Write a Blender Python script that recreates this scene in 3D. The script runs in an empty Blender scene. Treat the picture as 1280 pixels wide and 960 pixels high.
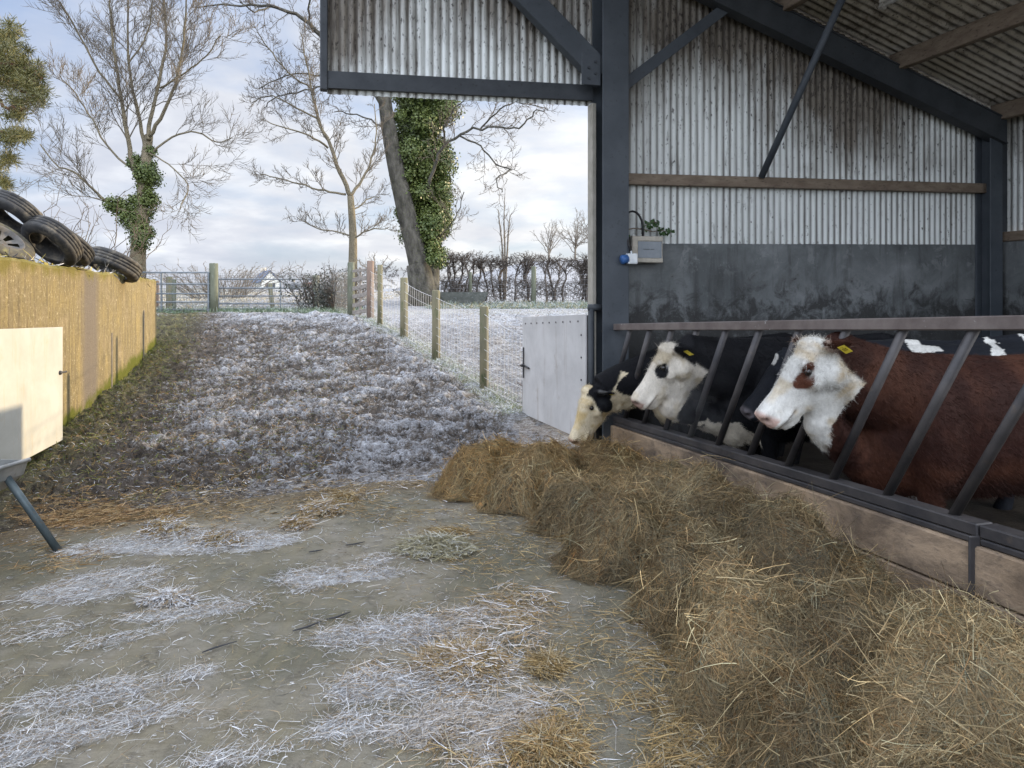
import bpy, bmesh, math, random
import numpy as np
from mathutils import Vector, Matrix, Quaternion
random.seed(7)
rng = np.random.default_rng(7)
SC = bpy.context.scene
COL = SC.collection
F, HY, HC = 900.0, 365.0, 1.6
R = math.radians

# ------------------------------------------------------------------ numbers
def P(px, py, Y):
    return Vector(((px - 640) / F * Y, Y, HC - (py - HY) / F * Y))

_lat = rng.random((256, 256)).astype(np.float64)
def vnoise(x, y):
    x = np.asarray(x, float); y = np.asarray(y, float)
    xi = np.floor(x).astype(int); yi = np.floor(y).astype(int)
    fx = x - xi; fy = y - yi
    fx = fx * fx * (3 - 2 * fx); fy = fy * fy * (3 - 2 * fy)
    a = _lat[xi & 255, yi & 255]; b = _lat[(xi + 1) & 255, yi & 255]
    c = _lat[xi & 255, (yi + 1) & 255]; d = _lat[(xi + 1) & 255, (yi + 1) & 255]
    return (a * (1 - fx) + b * fx) * (1 - fy) + (c * (1 - fx) + d * fx) * fy
def fbm(x, y, o=4, g=.5):
    s = 0; a = 1; t = 0
    for k in range(o):
        s = s + a * vnoise(x * 2 ** k + 17.3 * k, y * 2 ** k + 9.1 * k); t += a; a *= g
    return s / t
def sstep(a, b, x):
    t = np.clip((np.asarray(x, float) - a) / (b - a), 0, 1)
    return t * t * (3 - 2 * t)

# ------------------------------------------------------------------ objects
OFF = {}
def tag(o, label=None, cat=None, group=None, kind=None):
    if label: o['label'] = label
    if cat: o['category'] = cat
    if group: o['group'] = group
    if kind: o['kind'] = kind
    return o
def thing(name, loc, label, cat, group=None):
    o = bpy.data.objects.new(name, None); COL.objects.link(o)
    o.location = loc; o.empty_display_size = .1
    OFF[o.name] = Vector(loc)
    return tag(o, label, cat, group)
def link(name, me, mat=None, parent=None):
    o = bpy.data.objects.new(name, me); COL.objects.link(o)
    if mat is not None:
        for m in (mat if isinstance(mat, (list, tuple)) else [mat]): me.materials.append(m)
    if parent is not None:
        o.parent = parent
        OFF[o.name] = OFF[parent.name]
    return o
class MB:
    def __init__(s): s.v = []; s.f = []; s.mi = []; s.cm = 0
    def add(s, vs, fs):
        b = len(s.v); s.v.extend([tuple(p) for p in vs])
        for f in fs: s.f.append(tuple(i + b for i in f)); s.mi.append(s.cm)
    def frame(s, o, ax, ay, az, x0, x1, y0, y1, z0, z1):
        o, ax, ay, az = map(Vector, (o, ax, ay, az))
        c = [o + ax * x + ay * y + az * z for z in (z0, z1) for y in (y0, y1) for x in (x0, x1)]
        s.add(c, [(0, 2, 3, 1), (4, 5, 7, 6), (0, 1, 5, 4), (2, 6, 7, 3), (0, 4, 6, 2), (1, 3, 7, 5)])
    def box(s, x0, x1, y0, y1, z0, z1):
        s.frame((0, 0, 0), (1, 0, 0), (0, 1, 0), (0, 0, 1), x0, x1, y0, y1, z0, z1)
    def bar(s, a, b, w, h, up=(0, 0, 1)):
        a, b = Vector(a), Vector(b); d = (b - a); L = d.length; d.normalize()
        side = d.cross(Vector(up))
        if side.length < 1e-4: side = d.cross(Vector((0, 1, 0)))
        side.normalize(); u = side.cross(d).normalized()
        s.frame(a, d, side, u, 0, L, -w / 2, w / 2, -h / 2, h / 2)
    def tube(s, pts, rad, n=8, cap=True):
        pts = [Vector(p) for p in pts]
        if not isinstance(rad, (list, tuple)): rad = [rad] * len(pts)
        prev = None; rings = []; vs = []
        for i, p in enumerate(pts):
            d = (pts[min(i + 1, len(pts) - 1)] - pts[max(i - 1, 0)])
            if d.length < 1e-9: d = Vector((0, 0, 1))
            d.normalize()
            if prev is None:
                prev = d.orthogonal().normalized()
            prev = (prev - d * prev.dot(d))
            if prev.length < 1e-6: prev = d.orthogonal()
            prev.normalize(); q = d.cross(prev)
            for k in range(n):
                a = 2 * math.pi * k / n
                vs.append(p + (prev * math.cos(a) + q * math.sin(a)) * rad[i])
        fs = []
        for i in range(len(pts) - 1):
            for k in range(n):
                k2 = (k + 1) % n
                fs.append((i * n + k, i * n + k2, (i + 1) * n + k2, (i + 1) * n + k))
        if cap:
            fs.append(tuple(range(n - 1, -1, -1))); fs.append(tuple((len(pts) - 1) * n + k for k in range(n)))
        s.add(vs, fs)
    def loft(s, rings):
        n = len(rings[0]); vs = [p for r in rings for p in r]; fs = []
        for i in range(len(rings) - 1):
            for k in range(n):
                k2 = (k + 1) % n
                fs.append((i * n + k, i * n + k2, (i + 1) * n + k2, (i + 1) * n + k))
        fs.append(tuple(range(n - 1, -1, -1))); fs.append(tuple((len(rings) - 1) * n + k for k in range(n)))
        s.add(vs, fs)
    def ball(s, c, r, M=None, n=10, m=7):
        c = Vector(c); vs = []; fs = []
        rx, ry, rz = r if isinstance(r, (tuple, list)) else (r, r, r)
        for i in range(m + 1):
            t = math.pi * i / m
            for k in range(n):
                a = 2 * math.pi * k / n
                p = Vector((rx * math.sin(t) * math.cos(a), ry * math.sin(t) * math.sin(a), rz * math.cos(t)))
                vs.append(c + (M @ p if M is not None else p))
        for i in range(m):
            for k in range(n):
                k2 = (k + 1) % n
                fs.append((i * n + k, (i + 1) * n + k, (i + 1) * n + k2, i * n + k2))
        s.add(vs, fs)
    def build(s, name, mat, parent=None, smooth=False, bevel=0.0, seg=1):
        off = OFF[parent.name] if parent is not None else Vector((0, 0, 0))
        me = bpy.data.meshes.new(name)
        me.from_pydata([(p[0] - off[0], p[1] - off[1], p[2] - off[2]) for p in s.v], [], s.f)
        bm = bmesh.new(); bm.from_mesh(me)
        bmesh.ops.recalc_face_normals(bm, faces=bm.faces)
        bm.to_mesh(me); bm.free()
        o = link(name, me, mat, parent)
        if any(s.mi): me.polygons.foreach_set('material_index', s.mi)
        if smooth: me.polygons.foreach_set('use_smooth', [True] * len(me.polygons))
        if bevel:
            b = o.modifiers.new('Bevel', 'BEVEL'); b.width = bevel; b.segments = seg
            b.limit_method = 'ANGLE'; b.angle_limit = R(40)
        me.update()
        return o

def npmesh(name, V, Q, mat, parent=None, col=None, smooth=False, nside=4):
    """fast mesh of quads (or triangles) from arrays; col: per-vertex rgb"""
    V = np.asarray(V, np.float32).reshape(-1, 3); Q = np.asarray(Q, np.int32).reshape(-1, nside)
    if parent is not None: V = V - np.array(OFF[parent.name], np.float32)
    me = bpy.data.meshes.new(name)
    me.vertices.add(len(V)); me.vertices.foreach_set('co', V.ravel())
    me.loops.add(Q.size); me.loops.foreach_set('vertex_index', Q.ravel())
    me.polygons.add(len(Q)); me.polygons.foreach_set('loop_start', np.arange(0, Q.size, nside, dtype=np.int32))
    if col is not None:
        a = me.color_attributes.new('Col', 'FLOAT_COLOR', 'POINT')
        c = np.ones((len(V), 4), np.float32); c[:, :3] = col
        a.data.foreach_set('color', c.ravel())
    if smooth: me.polygons.foreach_set('use_smooth', np.ones(len(Q), bool))
    me.update(calc_edges=True); me.validate()
    return link(name, me, mat, parent)

def norm(a): return a / np.maximum(np.linalg.norm(a, axis=1, keepdims=True), 1e-9)
def strands(P0, D, L, W, K, seg=3, taper=.4):
    """ribbons: start P0, unit direction D, length L, width W, bend vector K"""
    N = len(P0); L = np.broadcast_to(L, (N,)); W = np.broadcast_to(W, (N,))
    rnd = norm(rng.normal(size=(N, 3)))
    S = norm(np.cross(D, rnd))
    V = np.zeros((N, seg + 1, 2, 3), np.float32)
    for i in range(seg + 1):
        t = i / seg
        c = P0 + D * (L * t)[:, None] + K * ((t * t) * L)[:, None]
        w = W * (1 - (1 - taper) * t) * .5
        V[:, i, 0] = c - S * w[:, None]; V[:, i, 1] = c + S * w[:, None]
    b = (np.arange(N) * (seg + 1) * 2)[:, None]
    Q = np.concatenate([np.stack([b[:, 0] + 2 * i, b[:, 0] + 2 * i + 1, b[:, 0] + 2 * i + 3, b[:, 0] + 2 * i + 2], 1)[:, None] for i in range(seg)], 1)
    return V.reshape(-1, 3), Q.reshape(-1, 4), (seg + 1) * 2
def leaves(P0, N0, size, asp=.6):
    """folded diamond leaves at P0 facing N0"""
    n = len(P0); size = np.broadcast_to(size, (n,))[:, None]
    T = norm(np.cross(N0, norm(rng.normal(size=(n, 3))))); B = np.cross(N0, T)
    V = np.stack([P0 - T * size * .5, P0 + B * size * .5 * asp - N0 * size * .1, P0 + T * size * .5, P0 - B * size * .5 * asp - N0 * size * .1], 1)
    Q = np.arange(n * 4).reshape(n, 4)
    return V.reshape(-1, 3), Q

# ------------------------------------------------------------------ materials
def newmat(name):
    m = bpy.data.materials.new(name); m.use_nodes = True
    nt = m.node_tree; nt.nodes.clear()
    out = nt.nodes.new('ShaderNodeOutputMaterial'); b = nt.nodes.new('ShaderNodeBsdfPrincipled')
    nt.links.new(b.outputs[0], out.inputs[0])
    return m, nt, b
def ND(nt, t, **kw):
    n = nt.nodes.new(t)
    for k, v in kw.items(): setattr(n, k, v)
    return n
def LK(nt, a, b): nt.links.new(a, b)
def pos(nt, scale=(1, 1, 1), obj=False, rot=(0, 0, 0)):
    mp = ND(nt, 'ShaderNodeMapping'); mp.inputs['Scale'].default_value = scale; mp.inputs['Rotation'].default_value = rot
    if obj: LK(nt, ND(nt, 'ShaderNodeTexCoord').outputs['Object'], mp.inputs[0])
    else: LK(nt, ND(nt, 'ShaderNodeNewGeometry').outputs['Position'], mp.inputs[0])
    return mp.outputs[0]
def noise(nt, vec, scale, detail=4, rough=.55, dist=0):
    n = ND(nt, 'ShaderNodeTexNoise'); n.inputs['Scale'].default_value = scale
    n.inputs['Detail'].default_value = detail; n.inputs['Roughness'].default_value = rough
    n.inputs['Distortion'].default_value = dist
    if vec is not None: LK(nt, vec, n.inputs['Vector'])
    return n.outputs[0]
def ramp(nt, fac, stops):
    r = ND(nt, 'ShaderNodeValToRGB'); e = r.color_ramp.elements
    while len(e) < len(stops): e.new(.5)
    for i, (p, c) in enumerate(stops):
        e[i].position = p; e[i].color = (*c, 1) if len(c) == 3 else c
    LK(nt, fac, r.inputs[0]); return r.outputs[0]
def bw(nt, fac, a, b):
    m = ND(nt, 'ShaderNodeMapRange'); m.clamp = True
    m.inputs[1].default_value = a; m.inputs[2].default_value = b
    LK(nt, fac, m.inputs[0]); return m.outputs[0]
def mix(nt, fac, a, b, mode='MIX'):
    m = ND(nt, 'ShaderNodeMix', data_type='RGBA', blend_type=mode)
    for v, i in ((fac, 0), (a, 6), (b, 7)):
        if isinstance(v, (int, float)): m.inputs[i].default_value = v
        elif isinstance(v, tuple): m.inputs[i].default_value = (*v, 1) if len(v) == 3 else v
        else: LK(nt, v, m.inputs[i])
    return m.outputs[2]
def math_(nt, op, a, b=None):
    m = ND(nt, 'ShaderNodeMath', operation=op)
    for v, i in ((a, 0), (b, 1)):
        if v is None: continue
        if isinstance(v, (int, float)): m.inputs[i].default_value = v
        else: LK(nt, v, m.inputs[i])
    return m.outputs[0]
def bump(nt, b, h, strength=.4, dist=.01):
    bp = ND(nt, 'ShaderNodeBump'); bp.inputs['Strength'].default_value = strength; bp.inputs['Distance'].default_value = dist
    LK(nt, h, bp.inputs['Height']); LK(nt, bp.outputs[0], b.inputs['Normal'])
def attr(nt, n='Col'):
    a = ND(nt, 'ShaderNodeAttribute'); a.attribute_name = n; return a
def setc(nt, b, c):
    if isinstance(c, tuple): b.inputs['Base Color'].default_value = (*c, 1)
    else: LK(nt, c, b.inputs['Base Color'])
def mottled(name, c1, c2, scale=6, rough=.7, metal=0, c3=None, s3=40, t3=(.58, .7), stretch=(1, 1, 1), bmp=.3, bd=.004, spec=.3, obj=False):
    m, nt, b = newmat(name)
    v = pos(nt, stretch, obj)
    n = noise(nt, v, scale, 6, .6)
    c = mix(nt, bw(nt, n, .35, .65), c1, c2)
    if c3 is not None:
        n3 = noise(nt, v, s3, 5, .65)
        c = mix(nt, bw(nt, n3, *t3), c, c3)
    setc(nt, b, c)
    b.inputs['Roughness'].default_value = rough; b.inputs['Metallic'].default_value = metal
    b.inputs['Specular IOR Level'].default_value = spec
    if bmp: bump(nt, b, noise(nt, v, scale * 8, 5, .6), bmp, bd)
    return m
def vcol(name, rough=.8, spec=.2, var=.35, vs=30, trans=0, bmp=0):
    m, nt, b = newmat(name)
    a = attr(nt)
    n = noise(nt, pos(nt), vs, 4)
    c = mix(nt, 1.0, a.outputs['Color'], ramp(nt, n, [(.25, (1 - var,) * 3), (.75, (1 + var,) * 3)]), 'MULTIPLY')
    LK(nt, c, b.inputs['Base Color']); b.inputs['Roughness'].default_value = rough
    b.inputs['Specular IOR Level'].default_value = spec
    if bmp: bump(nt, b, noise(nt, pos(nt), vs * 3, 5), bmp, .006)
    return m
SUN_E, SKY_E, EXPO, FUR, NH = 3.6, .10, 0.80, 70000, 330000
# ------------------------------------------------------------------ camera, sun, sky
cam = bpy.data.cameras.new('camera'); co = bpy.data.objects.new('camera', cam); COL.objects.link(co)
co.location = (0, 0, HC); co.rotation_euler = (R(90), 0, 0)
cam.sensor_width = 36; cam.lens = 36 * F / 1280; cam.shift_y = -(480 - HY) / 1280; cam.clip_end = 3000; cam.clip_start = .05
SC.camera = co
SUN = Vector((.90, .475, .140)).normalized()
sl = bpy.data.lights.new('sun', 'SUN'); sl.energy = SUN_E; sl.angle = R(.8); sl.color = (1, .78, .50)
so = bpy.data.objects.new('sun', sl); COL.objects.link(so); so.rotation_euler = SUN.to_track_quat('Z', 'Y').to_euler()
so.location = (20, 10, 15)
W = bpy.data.worlds.new('World'); SC.world = W; W.use_nodes = True
nt = W.node_tree; nt.nodes.clear()
wo = ND(nt, 'ShaderNodeOutputWorld'); bg = ND(nt, 'ShaderNodeBackground'); LK(nt, bg.outputs[0], wo.inputs[0])
sky = ND(nt, 'ShaderNodeTexSky'); sky.sky_type = 'NISHITA'; sky.sun_disc = False
sky.sun_elevation = math.asin(SUN.z); sky.sun_rotation = math.atan2(SUN.x, SUN.y)
sky.altitude = 100; sky.air_density = 1.0; sky.dust_density = .8; sky.ozone_density = 1.5
tc = ND(nt, 'ShaderNodeTexCoord'); sx = ND(nt, 'ShaderNodeSeparateXYZ'); LK(nt, tc.outputs['Generated'], sx.inputs[0])
zz = math_(nt, 'ADD', math_(nt, 'MAXIMUM', sx.outputs[2], 0), .22)
cx = ND(nt, 'ShaderNodeCombineXYZ')
LK(nt, math_(nt, 'DIVIDE', sx.outputs[0], zz), cx.inputs[0]); LK(nt, math_(nt, 'DIVIDE', sx.outputs[1], zz), cx.inputs[1])
n1 = noise(nt, cx.outputs[0], 1.15, 7, .52, .3)
n2 = noise(nt, cx.outputs[0], 2.6, 6, .55)
cov = bw(nt, n1, .30, .56)
cloudc = ramp(nt, n2, [(.25, (3.9, 4.05, 4.5)), (.5, (4.7, 4.78, 5.05)), (.72, (6.2, 6.2, 6.2))])
# brighter towards the sun side of the sky
dt = ND(nt, 'ShaderNodeVectorMath', operation='DOT_PRODUCT'); LK(nt, tc.outputs['Generated'], dt.inputs[0])
dt.inputs[1].default_value = SUN
glow = bw(nt, dt.outputs['Value'], -.1, 1.0)
gl = mix(nt, 1.0, cloudc, ramp(nt, glow, [(0, (.86, .9, .98)), (.45, (1.1, 1.1, 1.08)), (.75, (1.35, 1.32, 1.25)), (1, (1.7, 1.6, 1.4))]), 'MULTIPLY')
skyb = mix(nt, 1.0, sky.outputs[0], (1.9, 1.9, 2.1), 'MULTIPLY')
skyb = mix(nt, .65, skyb, (1.55, 2.35, 4.3))
# unseen sky overhead and behind the viewer boosted as added fill for the barn
hi_ = math_(nt, 'ADD', math_(nt, 'MULTIPLY', bw(nt, sx.outputs[2], .36, .8), 2.2), math_(nt, 'MULTIPLY', bw(nt, sx.outputs[1], .15, -.5), 2.0))
wm = ND(nt, 'ShaderNodeVectorMath', operation='SCALE'); LK(nt, mix(nt, bw(nt, hi_, 0, 1.2), mix(nt, cov, skyb, gl), mix(nt, cov, (3.4, 3.8, 4.5), gl)), wm.inputs[0]); LK(nt, math_(nt, 'ADD', hi_, 1.0), wm.inputs['Scale'])
LK(nt, wm.outputs[0], bg.inputs[0]); bg.inputs[1].default_value = SKY_E
SC.view_settings.view_transform = 'Standard'; SC.view_settings.look = 'None'
SC.view_settings.exposure = EXPO; SC.view_settings.gamma = 1
SC.render.engine = 'CYCLES'
cy = SC.cycles; cy.use_denoising = True; cy.max_bounces = 8; cy.diffuse_bounces = 4; cy.glossy_bounces = 2
cy.transmission_bounces = 2; cy.transparent_max_bounces = 4; cy.volume_bounces = 0
cy.use_adaptive_sampling = True; cy.sample_clamp_indirect = 8; cy.caustics_reflective = False; cy.caustics_refractive = False

# ------------------------------------------------------------------ terrain
BU, BN, BO = Vector((.962, .273, 0)).normalized(), Vector((.273, -.962, 0)).normalized(), Vector((.95, 7, 0))
def G_(u, n, z): return BO + BU * u + BN * n + Vector((0, 0, z))
def fence_x(Y): return np.interp(Y, [7.5, 9, 10.6, 12.9, 14.8, 15.8, 17.5, 18, 24], [.2, .0, -.41, -1.36, -2.22, -2.91, -3.44, -4.0, -6.4])
def base_z(X, Y):
    z = np.interp(Y, [-50, 6, 8, 10.6, 12.9, 14.8, 15.8, 17.5, 19, 24, 30, 40, 80, 150, 400, 3000],
                  [0, 0, .08, .2, .43, .68, .85, .98, 1.02, .99, 1.15, 1.25, 1.85, 2.3, 2.0, -20])
    z = z + sstep(-14, 6, X) * sstep(38, 85, Y) * 3.6 * (1 - sstep(200, 600, Y))
    u = (X - BO.x) * BU.x + (Y - BO.y) * BU.y; n = (X - BO.x) * BN.x + (Y - BO.y) * BN.y
    inb = sstep(-.5, .0, u) * sstep(-.4, .0, n)
    z = z * (1 - inb) - .03 * inb
    # low earth bank along the foot of the clamp wall
    return z
def yard_edge(X):
    X = np.asarray(X, float)
    e = 6.15 + .45 * (fbm(X * 1.1 + 5, np.zeros_like(X) + 2.3, 4) - .5) + np.minimum(X + 1.0, 0) * .52
    return np.where(X > .85, 6.95 + (X - .95) * .284, e)
def lane(X, Y):
    """1 on the trodden mud lane"""
    return sstep(-.1, .7, Y - np.minimum(yard_edge(np.minimum(X, .8)), 6.3)) * sstep(0, .5, fence_x(Y) - X) * (1 - sstep(18.3, 19.6, Y))
def clod(X, Y):
    a = fbm(X * 2.4 + 3, Y * 2.4, 4, .7)
    r = 1 - np.abs(2 * fbm(X * 8.5 + 40, Y * 8.5 + 11, 3, .7) - 1)
    return .45 * a + .55 * r
def ground_z(X, Y):
    X = np.asarray(X, float); Y = np.asarray(Y, float)
    z = base_z(X, Y); m = lane(X, Y); f = sstep(-.35, .25, Y - np.minimum(yard_edge(np.minimum(X, .8)), 6.3))
    far = 1 - sstep(18, 26, Y)
    z = z + m * (clod(X, Y) - .62) * .44 + f * (1 - m) * far * (fbm(X * 2.2, Y * 2.2, 4) - .5) * .10
    z = z - .035 * (1 - f)
    z = z + sstep(20, 40, Y) * (fbm(X * .11, Y * .11, 3) - .5) * .5
    return z
def gz(x, y): return float(ground_z(np.array([x]), np.array([y]))[0])
def GP(px, py):
    """ground point under a line of sight, used to read places off the photograph"""
    lo = 1.5
    Y = np.concatenate([np.arange(1.6, 30, .02), np.arange(30, 300, .3)])
    X = (px - 640) / F * Y; Z = HC - (py - HY) / F * Y
    d = Z - base_z(X, Y); i = int(np.argmax(d < 0)) if (d < 0).any() else len(Y) - 1
    return Vector((X[i], Y[i], base_z(X[i], Y[i])))
def axis(lo, hi, fine, a, b, grow=1.13):
    c = list(np.arange(lo, hi, fine)); s = fine; x = hi
    while x < b: c.append(x); s *= grow; x += s
    c.append(b); s = fine; x = lo - fine; pre = []
    while x > a: pre.append(x); s *= grow; x -= s
    pre.append(a)
    return np.array(pre[::-1] + c)
gx = axis(-7.6, 1.4, .032, -900, 900); gy = axis(4.4, 19.6, .036, -60, 2600)
GX, GY = np.meshgrid(gx, gy); GZ = ground_z(GX, GY)
ny, nx = GX.shape
idx = np.arange(ny * nx).reshape(ny, nx)
Q = np.stack([idx[:-1, :-1], idx[:-1, 1:], idx[1:, 1:], idx[1:, :-1]], -1).reshape(-1, 4)
m_l = lane(GX, GY); cl = clod(GX, GY)
wx = -4.4 - .32 * (GY - 6.2)
wallprox = sstep(3.2, .2, GX - wx)
green = np.clip(sstep(.9, .05, GX - wx) * .8 + (1 - sstep(0, .5, np.abs(GX - fence_x(GY)))) * .5 * sstep(8, 9, GY) + (1 - m_l) * sstep(18.3, 19.5, GY) * (1 - sstep(20.5, 24, GY)) * .9, 0, 1)
frost = np.clip(.60 + .05 * sstep(-3.4, -1.0, GX + .25 * (GY - 6) + 1.4 * (fbm(GX * .6, GY * .6, 3) - .5)) + .14 * sstep(14.5, 17.5, GY) - .40 * sstep(1.5, .2, GX - wx) - .25 * sstep(7.2, 5.2, GY + .5 * (GX + 2.5)) * (GX < -1.2), 0, 1)
frost = np.maximum(frost, .62 * sstep(19, 24, GY))
col = np.stack([cl * m_l + (1 - m_l) * .76, green, frost], -1).reshape(-1, 3)
m, nt, b = newmat('frosted_ground')
a = attr(nt); sp = ND(nt, 'ShaderNodeSeparateColor'); LK(nt, a.outputs['Color'], sp.inputs[0])
p_ = pos(nt)
f1 = noise(nt, p_, 11, 6, .7); f2 = noise(nt, p_, 55, 5, .75); f3 = noise(nt, p_, 1.1, 4); f4 = noise(nt, pos(nt, (1, 1, 1)), 21, 5, .75, .8)
mud = mix(nt, bw(nt, f1, .38, .62), (.032, .028, .025), (.115, .098, .084))
mud = mix(nt, bw(nt, f2, .56, .72), mud, (.20, .165, .125))
grass = mix(nt, bw(nt, f2, .35, .65), (.05, .065, .018), (.19, .17, .07))
base = mix(nt, math_(nt, 'MULTIPLY', sp.outputs[1], bw(nt, f1, .38, .6)), mud, grass)
fz = math_(nt, 'ADD', math_(nt, 'ADD', math_(nt, 'MULTIPLY', sp.outputs[0], .80), math_(nt, 'MULTIPLY', f4, .75)), math_(nt, 'MULTIPLY', sp.outputs[2], .42))
fz = math_(nt, 'ADD', fz, math_(nt, 'ADD', math_(nt, 'MULTIPLY', f2, .35), math_(nt, 'MULTIPLY', noise(nt, p_, 5.0, 4, .6), .30)))
base = mix(nt, bw(nt, fz, 1.49, 1.79), base, (.47, .495, .54))
setc(nt, b, base); b.inputs['Roughness'].default_value = .85; b.inputs['Specular IOR Level'].default_value = .2
bump(nt, b, math_(nt, 'ADD', f4, math_(nt, 'MULTIPLY', f2, .6)), .9, .035)
g = npmesh('ground', np.stack([GX, GY, GZ], -1), Q, m, col=col, smooth=True)
tag(g, 'churned frosty mud lane running up into a white frosted field', 'ground', kind='structure')

def straw_density(X, Y):
    '''where frosted straw lies: two long streaks across the yard and a trail by the heap'''
    X = np.asarray(X, float); Y = np.asarray(Y, float); den = np.zeros_like(X)
    wx2 = X + .22 * (fbm(X * 2.2, Y * 2.2 + 4, 3) - .5); wy2 = Y + .22 * (fbm(X * 2.2 + 9, Y * 2.2, 3) - .5)
    for cx_, cy_, rx_, ry_, st_ in STRAW_SPOTS:
        y0 = HC * F / (cy_ - HY); x0 = (cx_ - 640) / F * y0; ax_ = rx_ / F * y0; ay_ = y0 * y0 / (HC * F) * ry_
        den = np.maximum(den, st_ * np.exp(-((wx2 - x0) / ax_) ** 2 - ((wy2 - y0 - .25 * (wx2 - x0)) / ay_) ** 2))
    q = X * .85 + Y * .53; t = -X * .53 + Y * .85
    nz = fbm(q * 1.3 + 3, t * 3.2 + 8, 5, .68)
    return np.clip(den * 1.25 + (nz - .56) * 1.9 * (.25 + den), 0, 1) * sstep(.3, -.1, Y - yard_edge(np.minimum(X, .8)) + .3)
STRAW_SPOTS = [(210, 682, 120, 15, .9), (330, 682, 50, 10, .65), (110, 735, 95, 18, .9), (215, 770, 95, 14, .85), (60, 790, 60, 20, .8), (130, 800, 70, 20, .8), (20, 850, 60, 30, .6),
    (100, 880, 130, 24, .75), (200, 905, 90, 20, .6), (60, 935, 110, 20, .8), (260, 945, 80, 14, .6), (430, 722, 80, 10, .9), (390, 738, 32, 6, .7), (480, 700, 30, 6, .5), (430, 805, 60, 16, .8), (500, 795, 80, 20, .8),
    (570, 850, 90, 24, .9), (455, 860, 60, 22, .8), (440, 905, 45, 20, 1), (560, 910, 110, 28, .9), (620, 925, 80, 30, .7), (350, 930, 60, 16, .4), (230, 850, 70, 9, .5), (300, 905, 60, 12, .5), (600, 770, 60, 14, .5)]
# concrete yard: a slab with a ragged upper edge
yx = np.arange(-14, 9.01, .12); yy = np.concatenate([np.arange(-12, 0, .3), np.arange(0, 9.6, .06)])
YX, YY = np.meshgrid(yx, yy)
edge = yard_edge(YX)
YYc = np.minimum(YY, edge)
u_ = (YX - BO.x) * BU.x + (YYc - BO.y) * BU.y
YZ = .006 + .012 * (fbm(YX * .8, YYc * .8, 3) - .5) - .03 * sstep(-.12, .0, YYc - edge) * (YX < .8)
ny, nx = YX.shape; idx = np.arange(ny * nx).reshape(ny, nx)
Q = np.stack([idx[:-1, :-1], idx[:-1, 1:], idx[1:, 1:], idx[1:, :-1]], -1)
keep = (YY[:-1, :-1] < edge[:-1, :-1]).reshape(-1)
m, nt, b = newmat('yard_concrete')
p_ = pos(nt); n1 = noise(nt, p_, 1.3, 6, .6, .4); n2 = noise(nt, pos(nt, (1.0, .25, 1), rot=(0, 0, -.45)), 9, 5, .6); n3 = noise(nt, p_, 60, 4, .7)
n4 = noise(nt, p_, 2.4, 6, .7)
c = mix(nt, bw(nt, n1, .38, .60), (.10, .098, .072), (.195, .18, .148))
n6 = noise(nt, p_, 6.5, 7, .75, .6); n7 = noise(nt, pos(nt, (.35, 2.2, 1), rot=(0, 0, -.42)), 4, 6, .7)
c = mix(nt, math_(nt, 'MULTIPLY', bw(nt, n6, .52, .64), .75), c, (.075, .068, .055))
c = mix(nt, math_(nt, 'MULTIPLY', bw(nt, n7, .52, .68), .6), c, (.10, .088, .062))
c = mix(nt, math_(nt, 'MULTIPLY', bw(nt, n6, .42, .30), .4), c, (.24, .23, .20))
c = mix(nt, math_(nt, 'MULTIPLY', bw(nt, n2, .42, .7), .55), c, (.17, .15, .095))
c = mix(nt, math_(nt, 'MULTIPLY', bw(nt, n3, .5, .75), .35), c, (.1, .095, .085))
ay = attr(nt)
sy_ = ND(nt, 'ShaderNodeSeparateColor'); LK(nt, ay.outputs['Color'], sy_.inputs[0])
c = mix(nt, bw(nt, math_(nt, 'ADD', sy_.outputs[1], math_(nt, 'MULTIPLY', n6, .9)), .85, 1.25), c, mix(nt, bw(nt, n3, .4, .6), (.06, .048, .034), (.15, .12, .075)))
ay = ay; sy_ = ND(nt, 'ShaderNodeSeparateColor'); LK(nt, ay.outputs['Color'], sy_.inputs[0])
n5 = noise(nt, p_, 95, 4, .75)
fr_ = math_(nt, 'ADD', math_(nt, 'MULTIPLY', sy_.outputs[0], .55), math_(nt, 'ADD', math_(nt, 'MULTIPLY', n4, .35), math_(nt, 'MULTIPLY', n5, .45)))
c = mix(nt, math_(nt, 'MULTIPLY', bw(nt, fr_, .64, .86), .7), c, (.50, .52, .55))
c = mix(nt, math_(nt, 'MULTIPLY', bw(nt, n5, .60, .70), .5), c, (.10, .09, .075))
setc(nt, b, c); b.inputs['Roughness'].default_value = .8; b.inputs['Specular IOR Level'].default_value = .25
bump(nt, b, math_(nt, 'ADD', math_(nt, 'ADD', n3, n6), n7), .6, .012)
YF = straw_density(YX, YYc)
y_ = npmesh('concrete_yard', np.stack([YX, YYc, YZ], -1), Q.reshape(-1, 4)[keep], m, col=np.stack([YF, sstep(1.1, .0, edge - YYc) * (YX < .9), YF], -1).reshape(-1, 3), smooth=True)
tag(y_, 'dirty grey concrete yard floor with frost and trodden straw', 'yard', kind='structure')

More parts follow.
